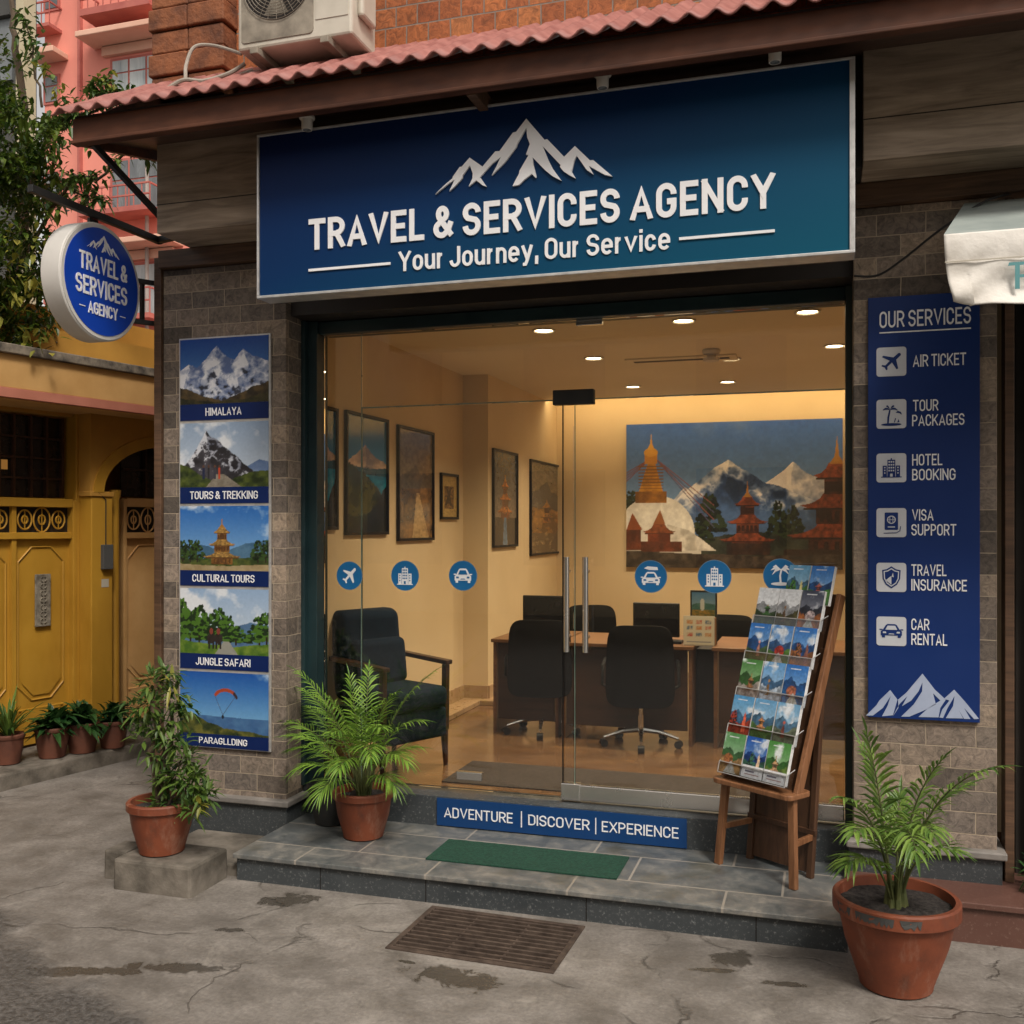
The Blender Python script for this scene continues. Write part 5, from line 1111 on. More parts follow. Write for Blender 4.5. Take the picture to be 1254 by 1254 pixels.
mb.f = [(j*nx+i, (j+1)*nx+i, (j+1)*nx+i+1, j*nx+i+1) for j in range(nz-1) for i in range(nx-1)]
o = mb.build('valance', M['canvas'], aw_, smooth=True); o.modifiers.new('s', 'SOLIDIFY').thickness = .004
mb = MB(); bx_, zb_ = P(1181,250,4.44).x, P(1181,249,4.44).z
mb.add([(wx0,YA,zA1),(wx0+1.5,YA,zA1),(wx0+1.5,4.44,zb_),(bx_,4.44,zb_)], [(0,1,2,3)]); o = mb.build('canopy_sheet', M['canvastop'], aw_); o.modifiers.new('s', 'SOLIDIFY').thickness = .004
MB().tube([(wx0+.01,YA+.012,zA1-.008),(wx0+1.5,YA+.012,zA1-.008)], .010, 8).build('front_rail', M['offrail'], aw_)
MB().bar((wx0+.02,YA+.02,zA1-.02), (bx_+.05,4.44,zb_-.30), .015, .015).build('side_arm', M['offrail'], aw_)
mb = MB().box(wx0+.002, wx0+1.5, YA-.0105, YA-.007, zSm-.002, zSm+.002); mb.build('seam', M['pale'], aw_)
FAW = FR(YA-.016); x_ = P(1243,340,YA-.016); zt4 = P(1243,321,YA-.016).z; zb4 = P(1243,354,YA-.016).z; hL = zt4-zb4
mb = MB()
for q in ([(0,0),(.16,0),(.16,1),(0,1)], [(-.24,.88),(.75,.88),(.75,1.0),(-.20,1.0)], [(.16,.42),(.62,.42),(.62,.53),(.16,.53)]): mb.prism([(x_.x+p[0]*hL, zb4+p[1]*hL) for p in q], FAW, 0, .0015+.0001*q[0][0])
mb.build('lettering', M['teal'], aw_)

# ------------------------------------------------------------------ doormat and drain grate
a, b, c, d = G(518,1046,.123), G(752,1066,.123), G(784,1044,.123), G(566,1024,.123)
y0_, y1_ = 4.13, 4.42
x0_, x1_ = (a.x+d.x)/2, (b.x+c.x)/2
mt = MB(); nx, ny = 60, 14
for zoff in (.1235, .1285):
    for j in range(ny):
        for i in range(nx):
            f, h = i/(nx-1), j/(ny-1); mt.v.append(Vector((x0_+(x1_-x0_)*f, y0_+(y1_-y0_)*h, zoff+(random.random()*.0015 if zoff > .126 else 0))))
nn = nx*ny; mt.f = [(nn+j*nx+i, nn+j*nx+i+1, nn+(j+1)*nx+i+1, nn+(j+1)*nx+i) for j in range(ny-1) for i in range(nx-1)]
rim = [i for i in range(nx)] + [j*nx+nx-1 for j in range(1, ny)] + [(ny-1)*nx+i for i in range(nx-2, -1, -1)] + [j*nx for j in range(ny-2, 0, -1)]
mt.f += [(rim[k], rim[(k+1)%len(rim)], nn+rim[(k+1)%len(rim)], nn+rim[k]) for k in range(len(rim))] + [tuple(reversed(rim))]
tag(mt.build('doormat', M['matgreen'], None), 'dark green fibre doormat lying on the grey entrance step', 'doormat')
# best rectangle, slightly turned
ang = gang
gt = thing('drain_grate', 'rusty iron drain grate set in the pavement before the step', 'drain grate', (cg.x, cg.y, 0), ang)
MB().box(-wg/2+.001, wg/2-.001, -hg/2+.001, hg/2-.001, -.16, -.15).box(-wg/2-.02, wg/2+.02, hg/2, hg/2+.02, -.15, -.004).box(-wg/2-.02, wg/2+.02, -hg/2-.02, -hg/2, -.15, -.004).box(-wg/2-.02, -wg/2, -hg/2, hg/2, -.15, -.004).box(wg/2, wg/2+.02, -hg/2, hg/2, -.15, -.004).build('drain_pit', M['pit'], gt, world=False)
fw = .022
MB().box(-wg/2, wg/2, -hg/2, -hg/2+fw, -.008, .006).box(-wg/2, wg/2, hg/2-fw, hg/2, -.008, .006).box(-wg/2, -wg/2+fw, -hg/2+fw+.0005, hg/2-fw-.0005, -.008, .006).box(wg/2-fw, wg/2, -hg/2+fw+.0005, hg/2-fw-.0005, -.008, .006).build('grate_frame', M['rust'], gt, world=False, bevel=.002)
sl_ = MB(); nb = 11
for k in range(nb): yy = -hg/2+fw+(hg-2*fw)*(k+.5)/nb; sl_.box(-wg/2+fw+.0005, wg/2-fw-.0005, yy-.0048, yy+.0048, -.014, .0045)
for x in (-wg/6, wg/6): sl_.box(x-.004, x+.004, -hg/2+fw+.001, hg/2-fw-.001, -.014, -.002)
sl_.build('grate_bars', M['rust'], gt, world=False, bevel=.002)
# ------------------------------------------------------------------ plants
def pot(t, c, rb, rt, h, mat, rimh=.035, lip=.014):
    x, y, z = c
    MB().lathe([(rb*.85,.0),(rb,.006),(rb*1.02,.02),(rb+(rt-rb)*.55,h*.5),(rt-lip,h-rimh),(rt-lip+.003,h-rimh-.004),(rt,h-rimh+.004),(rt,h-.006),(rt-.006,h),(rt-.020,h),(rt-.024,h-.03),(rt-.026,h-.045)], c, 40, wob=.004).build('pot', M[mat], t, smooth=True)
    s_ = MB(); n = 24; R = rt-.022
    s_.v = [Vector((x,y,z+h-.032))]; s_.f = []
    for q in range(1, 5):
        for k in range(n): a = 2*math.pi*k/n; s_.v.append(Vector((x+R*q/4*math.cos(a), y+R*q/4*math.sin(a), z+h-.040+random.random()*.012)))
    s_.f = [(0, 1+k, 1+(k+1)%n) for k in range(n)] + [(1+(q-1)*n+k, 1+q*n+k, 1+q*n+(k+1)%n, 1+(q-1)*n+(k+1)%n) for q in range(1, 4) for k in range(n)]
    s_.build('soil', M['soil'], t)
def leaf(mb, p, d, L, w_, fold=.25, droop=.15, up=None):
    """pointed leaf: 3 segments folded along the midrib"""
    d = Vector(d).normalized(); up = Vector(up) if up else Vector((0,0,1)); r = d.cross(up)
    if r.length < .1: r = Vector((1,0,0))
    r.normalize(); u = r.cross(d).normalized(); n = len(mb.v)
    prof = ((0,.12),(.3,1),(.65,.75),(1,0))
    for t, k in prof:
        c = Vector(p) + d*L*t - Vector((0,0,1))*droop*L*t*t
        if k == 0: mb.v.append(c)
        else: mb.v += [c - r*w_*k/2 + u*w_*k*fold, c, c + r*w_*k/2 + u*w_*k*fold]
    mb.f += [(n,n+1,n+4,n+3),(n+1,n+2,n+5,n+4),(n+3,n+4,n+7,n+6),(n+4,n+5,n+8,n+7),(n+6,n+7,n+9),(n+7,n+8,n+9)]
def frond(base, az, el, L, droop, ll, lw, n=22, start=.32, rs=random, tipk=.55, vang=.9, stem_r=.005):
    """one pinnate palm frond: list of rachis points and its leaflets"""
    pts = []; p = Vector(base); e = el; k = 16
    for i in range(k+1):
        pts.append(p.copy()); dd = Vector((math.cos(az)*math.cos(e), math.sin(az)*math.cos(e), math.sin(e))); p += dd*L/k; e -= droop*(.3+1.7*i/k)/k
    mb = MB(); st = MB().tube(pts, [stem_r*(1-.8*i/k) for i in range(k+1)], 6)
    def at(t):
        f = t*k; i = min(int(f), k-1); return pts[i].lerp(pts[i+1], f-i), (pts[i+1]-pts[i]).normalized()
    for j in range(n):
        t = start+(1-start)*(j+.5)/n; c, d = at(t); side = d.cross(Vector((0,0,1))).normalized(); up = side.cross(d)
        env = math.sin(math.pi*min(1, (t-start)/(1-start)*.75+.22))
        l_ = ll*(.35+.65*env)*(.9+.2*rs.random())
        for s_ in (-1, 1):
            ang = vang*(1.08-.66*(t-start)/(1-start)) + rs.uniform(-.08,.08)
            dd = (d*math.cos(ang) + side*s_*math.sin(ang) + up*.22).normalized()
            leaf(mb, c, dd, l_, lw*(.8+.4*rs.random()), fold=.2, droop=.30+.35*rs.random(), up=up)
    leaf(mb, pts[-1], (pts[-1]-pts[-2]), ll*.6, lw, up=(0,0,1))
    return st, mb

# right palm: aims given as photo pixels of the frond tips, spread round the pot
def palm(t, base, aims, D, matl, ll, lw, stem_r, n=20, rs=None):
    bx = Vector(base)
    for (tx_, ty_, dy, dr) in aims:
        tip = P(tx_, ty_, D+dy); v = tip-bx; hd = math.hypot(v.x, v.y); az = math.atan2(v.y, v.x)
        L = max(.12, v.length*(1.06+.12*dr) - ll*.55); el = math.atan2(v.z, hd) + dr*.62
        st, mb = frond((bx.x+.02*math.cos(az), bx.y+.02*math.sin(az), bx.z), az, min(el, 1.52), L, dr*1.35, ll, lw, n, rs=rs or random, stem_r=stem_r, start=.40)
        f = mb.build('frond', M[matl], t); st.build('frond_stem', M['stem'], f, smooth=True)
cR = G(1097, 1206); cR = Vector((cR.x, cR.y, 0))
t = thing('potted_palm', 'large terracotta pot with a sparse palm standing on the pavement', 'potted plant', cR)
hR = .315
pot(t, (cR.x, cR.y, 0), .122, .212, hR, 'terracotta', .055, .018)
chips = MB()
for k in range(9):
    a = -2.6+.2*k + random.uniform(-.05,.05); r_ = .2127; 
    w1 = .035+.03*random.random(); z0 = hR-.012; pts = []
    for q in range(7): aa = a + (q/6-.5)*w1/r_*1.2; pts.append((cR.x+r_*math.cos(aa), cR.y+r_*math.sin(aa), z0))
    for q in range(6, -1, -1): aa = a + (q/6-.5)*w1/r_*1.0; pts.append((cR.x+r_*math.cos(aa), cR.y+r_*math.sin(aa), z0-.012-.020*abs(math.sin(q*1.3+k))))
    if k in (0, 2, 3, 4, 6): chips.add(pts, [tuple(range(len(pts)))])
chips.build('paint_chips', M['greywall'], t)
rs2 = random.Random(4)
palm(t, (cR.x, cR.y, hR-.035), [(1062,888,.12,.15),(1090,905,.25,.3),(1158,925,.1,.5),(1236,952,-.05,.75),(1195,960,.25,.7),(1026,985,-.1,.75),(1040,1035,-.18,.95),(1150,1040,-.2,1.05),(1182,1045,.05,1.0),(1028,1068,-.05,1.05),(1125,1075,-.30,1.2),(1100,960,.30,.35)], 3.5, 'palm2', .155, .0125, .006, 17, rs2)
st = MB()
for k in range(9): a = k*.7; st.tube([(cR.x+.03*math.cos(a), cR.y+.03*math.sin(a), hR-.04), (cR.x+.022*math.cos(a), cR.y+.022*math.sin(a), hR+.04+.015*(k%3))], [.013, .008], 7)
st.build('crown_base', M['stem'], t, smooth=True)

# left palm on the step
cL = G(445, 1024, .122)
t = thing('potted_palm', 'bushy bright green palm in a terracotta pot on the step', 'potted plant', cL)
pot(t, tuple(cL), .095, .146, .225, 'terracotta', .035, .012)
rs3 = random.Random(9); aims = [(360,826,.0,.55),(428,822,.05,.2),(452,818,.3,.35),(535,826,.05,.5),(345,905,-.15,.85),(345,890,.1,.7),(525,888,-.1,.9),(505,945,-.25,1.15),(352,950,-.2,1.05),(385,985,-.35,1.2),(470,900,-.35,.9),(400,850,-.1,.5),(490,850,-.15,.7),(400,905,-.4,1.0),(440,870,-.3,.6),(372,870,.25,.6),(490,975,-.2,1.3),(350,925,.0,.95),(520,915,.1,.9),(410,955,-.4,1.3),(455,945,-.45,1.2),(365,850,.15,.7)]
palm(t, (cL.x, cL.y, cL.z+.20), aims, cL.y+.02, 'palm', .150, .0088, .0035, 19, rs3)
st = MB()
for k in range(16): a = k*.63; r_ = .01+.02*rs3.random(); st.tube([(cL.x+r_*math.cos(a), cL.y+r_*math.sin(a), cL.z+.18), (cL.x+r_*2.2*math.cos(a), cL.y+r_*2.2*math.sin(a), cL.z+.32+.05*rs3.random())], [.006, .003], 6)
st.build('stems', M['stem'], t, smooth=True)
cB = G(398, 1012, .122); cB.y = max(cB.y, cL.y+.16)
t = thing('plant_pot', 'black plastic pot tucked behind the bushy palm beside the pillar', 'plant pot', cB); pot(t, tuple(cB), .085, .125, .20, 'plasticdark', .03, .008)

# concrete blocks with the leaning shrub pot
Bk = MB(); Bk.box(-3.00, -2.60, 3.70, 3.985, -.03, .135)
o = Bk.build('concrete_block', M['concrete'], None, bevel=.014); tag(o, 'rough grey concrete block under the leafy shrub pot', 'concrete block')
bpst = MB().box(-3.13, -3.008, 3.80, 3.95, -.03, .132); tag(bpst.build('concrete_block', M['concrete'], None, bevel=.012), 'small dark stained block left of the block under the pot', 'concrete block')
pst = MB().box(-3.10, -3.02, 3.99, 4.07, .0, .30); tag(pst.build('concrete_post', M['concrete'], None, bevel=.008), 'short concrete post behind the shrub pot at the lane corner', 'post')
cS = Vector((-2.855, 3.85, .135))
t = thing('potted_shrub', 'terracotta pot with a tall leafy shrub on the concrete block', 'potted plant', cS)
pot(t, tuple(cS), .098, .153, .235, 'terracotta', .038, .012)
rs4 = random.Random(3); st = MB(); lf = MB(); lf2 = MB()
def twig(mb, p0, p1, r0, r1, w_=.02):
    p0 = Vector(p0); p1 = Vector(p1); pts = [p0.lerp(p1, q/8) + Vector((rs4.uniform(-1,1), rs4.uniform(-1,1), 0))*w_*math.sin(math.pi*q/8) for q in range(9)]
    mb.tube(pts, [r0+(r1-r0)*q/8 for q in range(9)], 7); return pts
zt5 = cS.z+.2
def at5(px, py, dy=0): return P(px, py, cS.y+dy)
trunks = [twig(st, (cS.x-.015, cS.y, zt5), at5(186,850), .018, .009, .03), twig(st, (cS.x+.02, cS.y+.01, zt5), at5(205,835,.03), .014, .006, .03), twig(st, (cS.x, cS.y-.01, zt5), at5(196,900,-.02), .012, .005, .04)]
def cluster(mb, c, R, n, L, w_, rs=rs4, squash=.8, outward=True):
    c = Vector(c)
    for _ in range(n):
        v = Vector((rs.gauss(0,1), rs.gauss(0,1), rs.gauss(0,1))).normalized(); p = c + Vector((v.x, v.y, v.z*squash))*R*(rs.random()**.5)
        d = (v*.7 + Vector((rs.uniform(-.6,.6), rs.uniform(-.6,.6), rs.uniform(-.7,.5)))).normalized()
        leaf(mb, p, d, L*(.6+.7*rs.random()), w_*(.7+.5*rs.random()), fold=.15, droop=.35*rs.random())
for (px, py, R, n_, dy) in ((188,838,.055,70,0),(203,825,.04,36,.02),(215,850,.05,40,.02),(182,862,.05,50,-.02),(220,865,.04,24,.03),(170,872,.045,24,0),(176,905,.045,22,-.02),(232,868,.03,12,.02),(196,890,.05,34,-.03),(208,905,.05,34,0),(190,925,.045,26,-.02),(212,880,.045,28,.02),(178,888,.04,20,.02),(196,955,.04,20,-.04),(160,860,.03,10,0)):
    cluster(lf, at5(px, py, dy), R*1.15, n_, .060, .019)
for (px, py, R, n_, dy) in ((215,950,.07,90,-.02),(235,960,.07,90,-.04),(228,930,.06,50,.0),(250,975,.05,50,-.06),(238,990,.05,34,-.10),(205,985,.05,30,-.04),(243,945,.04,24,-.02),(222,910,.05,30,0),(185,985,.04,16,-.05)):
    cluster(lf2, at5(px, py, dy), R, n_, .060, .020); 
twig(st, (cS.x+.05, cS.y, zt5), at5(232,960,-.03), .006, .003); twig(st, (cS.x+.03, cS.y, zt5), at5(225,920), .006, .003)
st.build('stem', M['bark'], t, smooth=True); lf.build('foliage', M['leafmix'], t, label='upper leaves of the tall stems'); lf2.build('foliage', M['leafmix'], t, label='lower leaves trailing over the rim')
yl = MB(); cluster(yl, at5(243,985,-.11), .03, 14, .06, .02); cluster(yl, at5(212,838,.0), .04, 10, .07, .016); yl.build('young_leaves', M['leafyellow'], t)

# row of pots on the lane ledge
def strap_plant(mb, c, n, L, w_, rs, el=(.5,1.4), droop=.5):
    for k in range(n):
        az = rs.uniform(0, 6.28); e = rs.uniform(*el); d = Vector((math.cos(az)*math.cos(e), math.sin(az)*math.cos(e), math.sin(e))); leaf(mb, c, d, L*rs.uniform(.6,1.1), w_, .22, droop*rs.uniform(.5,1.3))
rs5 = random.Random(12)
for (px, py, rt, rb, h, n_, L, w_, el, lb, kd) in (
    (10,938,.100,.070,.19,46,.50,.022,(.75,1.5),'brown pot with tall grassy leaves, leftmost on the lane ledge','leafmix'),
    (64,930,.112,.080,.20,76,.25,.050,(.15,1.35),'brown pot with broad dark leaves, second on the lane ledge','leafdark'),
    (101,924,.112,.080,.20,76,.25,.050,(.15,1.4),'brown pot with dark leaves, third along the lane ledge','leafdark'),
    (138,918,.102,.075,.185,70,.22,.042,(.15,1.4),'brown pot with dark leaves, nearest the grey pillar','leafdark')):
    c = G(px, py-3, .10); t = thing('potted_plant', lb, 'potted plant', c, group='potted plants along the lane ledge')
    pot(t, tuple(c), rb, rt, h, 'terradark', .025, .008); mb = MB(); strap_plant(mb, (c.x, c.y, c.z+h-.03), n_, L, w_, rs5, el)
    if kd == 'leafdark':
        for q in range(5):
            a = rs5.uniform(0, 6.28); strap_plant(mb, (c.x+.05*math.cos(a), c.y+.05*math.sin(a), c.z+h+.05), 9, L*.75, w_*.9, rs5, (-.1, 1.2))
    mb.build('foliage', M[kd], t)
c = Vector((.80, 4.40, .16)); t = thing('low_shrub', 'small dark green plant beside the next doorway at right edge', 'plant', c)
mb = MB(); cluster(mb, (c.x+.05, c.y, c.z+.07), .10, 160, .05, .016, rs5); mb.build('foliage', M['leafdark'], t)
MB().tube([(c.x, c.y, c.z), (c.x+.02, c.y, c.z+.08)], .006, 6).build('stem', M['stem'], t)

# ------------------------------------------------------------------ leafy tree spilling over the yellow building
rs6 = random.Random(21)
def PT(px, py, D): return P(px, py, D)
tb = thing('leafy_tree', 'leafy tree with hanging branches above the yellow building', 'tree', (-5.7, 6.6, 3.3))
br = MB()
def branch(pts, r0, r1):
    pts = [Vector(p) for p in pts]; out = []
    for i in range(len(pts)-1):
        for k in range(6): out.append(pts[i].lerp(pts[i+1], k/6) + Vector((rs6.uniform(-1,1), rs6.uniform(-1,1), rs6.uniform(-1,1)))*.012)
    out.append(pts[-1]); br.tube(out, [r0+(r1-r0)*i/(len(out)-1) for i in range(len(out))], 7); return out
D6 = 6.0
br1 = branch([PT(-30,640,D6+.6), PT(-20,420,D6+.3), PT(20,330,D6+.2), PT(35,200,D6+.1), PT(20,60,D6), PT(10,-20,D6)], .07, .015)
b2 = branch([PT(30,260,D6), PT(62,150,D6-.1), PT(100,140,D6-.15), PT(150,118,D6-.2), PT(166,112,D6-.2)], .018, .004)
b3 = branch([PT(20,330,D6), PT(90,215,D6-.2), PT(120,220,D6-.25), PT(170,170,D6-.25), PT(192,192,D6-.2)], .016, .004)
b4 = branch([PT(50,130,D6-.1), PT(40,60,D6-.1), PT(30,20,D6-.1)], .010, .004)
b5 = branch([PT(10,320,D6), PT(70,215,D6), PT(100,240,D6-.2), PT(130,245,D6-.2)], .014, .004)
branch([PT(0,380,D6-.1), PT(40,380,D6-.2), PT(70,420,D6-.25)], .012, .004)
br.build('branches', M['bark'], tb, smooth=True)
def DL6(px): return 5.2 + .0066*max(px, -40)
def leafblob(mb, c, R, n, L=.070, w_=.030, hang=.1):
    for _ in range(n):
        v = Vector((rs6.gauss(0,1), rs6.gauss(0,1), rs6.gauss(0,1))).normalized(); p = Vector(c) + v*R*(rs6.random()**.45)
        d = Vector((rs6.uniform(-1,1), rs6.uniform(-1,.6), rs6.uniform(-1.0,.7)-hang*.4)).normalized(); leaf(mb, p, d, L*rs6.uniform(.5,1.2), w_*rs6.uniform(.7,1.2), .14, rs6.uniform(.1,.5))
dense = MB(); light = MB()
for k in range(120):
    py = rs6.uniform(115, 440); xmax = np.interp(py, [115,160,210,260,330,400,440], [48,84,80,70,62,56,40]); px = rs6.uniform(-45, xmax)
    leafblob(dense, PT(px, py, DL6(px)+rs6.uniform(-.18,.45)), rs6.uniform(.09,.15), 58)
for k in range(14): leafblob(dense, PT(rs6.uniform(-40,20), rs6.uniform(60,130), 5.6), .12, 16)
for seq, R, n_, L in ((b2, .06, 13, .085), (b3, .055, 9, .08), (b4, .10, 12, .08), (b5, .06, 10, .085)):
    for i in range(4, len(seq)): leafblob(light, seq[i], R, n_, L, .03)
for px, py, n_, R in ((118,108,50,.09),(135,112,60,.10),(150,118,50,.09),(128,98,30,.07),(108,122,30,.08),(160,122,16,.05),(75,150,60,.13),(58,95,14,.10),(85,130,24,.09),(115,175,14,.06),(165,178,20,.08),(180,190,14,.06)):
    leafblob(light, PT(px, py, D6-.2), R, n_, .075, .030)
dense.build('crown', M['leaftree'], tb, label='dense dark crown at the left edge'); light.build('crown', M['leafmix'], tb, label='lighter outer sprigs')
yl = MB()
for k in range(24): leafblob(yl, PT(rs6.uniform(0,60), rs6.uniform(280,430), 5.15), .08, 4, .08, .035)
for px, py in ((128,100),(140,105),(165,125),(55,85),(70,110)): leafblob(yl, PT(px, py, D6-.25), .07, 10, .07, .028)
yl.build('young_leaves', M['leafyellow'], tb)
# ------------------------------------------------------------------ framed pictures on the interior walls
def framed(X, px0, px1, pyt, pyb, kind, lb, FW=.018):
    a, b_ = W(px0, pyt, X), W(px1, pyt, X); y0, y1 = a.y, b_.y; pm_ = (px0+px1)/2
    z1, z0 = W(pm_, pyt, X).z, W(pm_, pyb, X).z
    t = thing('framed_picture', lb, 'framed picture', (X, (y0+y1)/2, z0), group='framed pictures on the cream walls')
    d = .022
    MB().box(X+.001, X+d, y0, y0+FW, z0, z1).box(X+.001, X+d, y1-FW, y1, z0, z1).box(X+.001, X+d, y0+FW+.0002, y1-FW-.0002, z0, z0+FW).box(X+.001, X+d, y0+FW+.0002, y1-FW-.0002, z1-FW, z1).build('picture_frame', M['blackplast'], t, bevel=.002)
    art_pic(kind).mesh('picture', frame((X,0,0), (0,1,0), (0,0,1)), y0+FW, y1-FW, z0+FW, z1-FW, .008, t, mat=M['picprint'], gain=.9)
framed(XI, 380, 411, 497, 649, 1, 'tall framed lake picture cut off by the teal post')
framed(XI, 421, 473, 508, 655, 0, 'tall framed picture of a snowy peak above a turquoise lake')
framed(XI, 485, 529, 525, 662, 2, 'tall framed golden brown river landscape')
framed(XI, 538, 559, 580, 636, 3, 'smallest framed picture, beside the golden brown landscape')
framed(XJ, 602, 632, 552, 670, 4, 'narrow framed picture of an orange lit temple')
framed(XJ, 648, 684, 566, 679, 5, 'framed hazy mountain town picture beside the door edge')
# mural
FM = FR(YB-.03); mx0, mx1 = P(767,600,YB-.03).x, P(1032,600,YB-.03).x; mz0, mz1 = P(900,696,YB-.03).z, P(900,516,YB-.03).z
t = thing('mural_print', 'large wall print of a white stupa, pagodas and snowy mountains', 'wall print', ((mx0+mx1)/2, YB-.03, mz0))
MB().box(mx0, mx1, YB-.029, YB-.001, mz0, mz1).build('panel', M['blackplast'], t)
art_mural().mesh('print', FM, mx0, mx1, mz0, mz1, .001, t, gain=1.0)

# ------------------------------------------------------------------ desks
def desk(x0, x1, y0, y1, zt6, lb, panel='deskdark', gap=None):
    t = thing('office_desk', lb, 'desk', ((x0+x1)/2, (y0+y1)/2, FZ))
    MB().box(x0-.01, x1+.01, y0-.02, y1, zt6-.022, zt6).build('desk_top', M['deskwood'], t, bevel=.003)
    MB().box(x0+.03, x1-.03, y0+.012, y0+.028, FZ+.09, zt6-.0225).build('front_panel', M[panel], t)
    for X in (x0, x1-.022): MB().box(X, X+.022, y0, y1-.02, FZ, zt6-.0225).build('side_panel', M['deskwood'], t, bevel=.002)
    return t
YD = 6.15; zd = P(860,791,YD).z
dA = desk(P(604,800,YD).x, P(684,800,YD).x, YD, YD+.62, zd, 'left office desk behind the left black chair')
dB2 = desk(P(690,800,YD).x, P(849,800,YD).x, YD-.05, YD+.57, zd, 'middle office desk holding the monitor and leaflets')
dC = desk(P(875,800,YD).x, P(875,800,YD).x+.85, YD-.05, YD+.57, zd, 'right office desk partly behind the brochure rack')
filler = MB().box(P(850,800,YD).x, P(874,800,YD).x, YD+.10, YD+.50, FZ, zd-.03); tag(filler.build('gap_infill', M['blackplast'], None, bevel=.004), 'black cabinet standing in for the dark gap between the two right desks', 'infill')  # stand-in box: the darkness of the gap is put into its black colour
# monitors
def monitor(px0, px1, py0, py1, Y, lb):
    a, b_ = P(px0, py1, Y), P(px1, py0, Y); xm_ = (a.x+b_.x)/2
    t = thing('computer_monitor', lb, 'monitor', (xm_, Y, zd), group='monitors on the desks')
    MB().box(a.x, b_.x, Y, Y+.022, a.z, b_.z).build('screen_back', M['blackplast'], t, bevel=.006)
    MB().box(a.x+.012, b_.x-.012, Y-.0015, Y-.0002, a.z+.02, b_.z-.012).build('screen', M['screen'], t)
    MB().box(xm_-.02, xm_+.02, Y+.023, Y+.04, zd+.01, (a.z+b_.z)/2).box(xm_-.08, xm_+.08, Y-.03, Y+.09, zd+.0005, zd+.01).build('stand', M['blackplast'], t, bevel=.002)
monitor(640, 691, 730, 776, YD+.22, 'dark monitor on the left desk, seen left of the handles'); monitor(775, 832, 739, 779, YD+.22, 'dark monitor on the middle desk under the mural')
k0 = P(822,785,YD+.06); MB_ = MB().box(P(800,786,YD+.1).x, P(836,786,YD+.1).x, YD+.04, YD+.14, zd+.0005, zd+.018); tag(MB_.build('keyboard', M['blackplast'], None, bevel=.003), 'black keyboard before the monitor on the middle desk', 'keyboard')
# leaflet holder and small framed print on the desk
c0, c1_ = P(837,792,YD), P(875,755,YD)
t = thing('leaflet_stand', 'small pale stand of printed leaflets on the middle desk', 'leaflet stand', ((c0.x+c1_.x)/2, YD+.02, zd))
MB().box(c0.x, c1_.x, YD+.0, YD+.006, zd+.0005, c1_.z).build('card', M['pale'], t); MB().box(c1_.x-.004, c1_.x+.004, YD+.006, YD+.07, zd+.0005, c1_.z-.01).box(c0.x, c1_.x, YD+.064, YD+.07, zd+.0005, c1_.z-.01).build('back_support', M['deskwood'], t)
a = Art(30, 30, 1, 77); a.im[:] = (206,196,170)
for q in range(3):
    for j in range(3): a.rect(.08+q*.32, .28+q*.32, .30+j*.22, .44+j*.22, [(180,70,50),(70,100,130),(190,120,60)][(q+j)%3], (200,180,150))
a.rect(.1,.9,.08,.12,(120,120,130)); a.mesh('leaflet_print', FR(YD), c0.x+.004, c1_.x-.004, zd+.006, c1_.z-.004, .001, t)
c0, c1_ = P(844,756,YD+.05), P(877,724,YD+.05)
t = thing('framed_print', 'small framed print standing behind the leaflet stand on the desk', 'framed print', ((c0.x+c1_.x)/2, YD+.12, zd))
MB().box(c0.x, c1_.x, YD+.10, YD+.115, zd+.0005, c1_.z).build('frame', M['blackplast'], t, bevel=.002)
a = Art(30, 34, .9, 78); a.sky((60,100,130),(150,160,150)); a.ridge([(0,.5),(.5,.6),(1,.5)],(40,80,70),(60,100,90),.06); a.rect(0,1,0,.28,(150,110,30),(60,70,30)); a.ell(.45,.5,.1,.25,(170,170,160)); a.mesh('picture', FR(YD+.10), c0.x+.01, c1_.x-.01, zd+.30, c1_.z-.01, .001, t) if False else a.mesh('picture', FR(YD+.10), c0.x+.01, c1_.x-.01, c0.z, c1_.z-.012, .001, t)

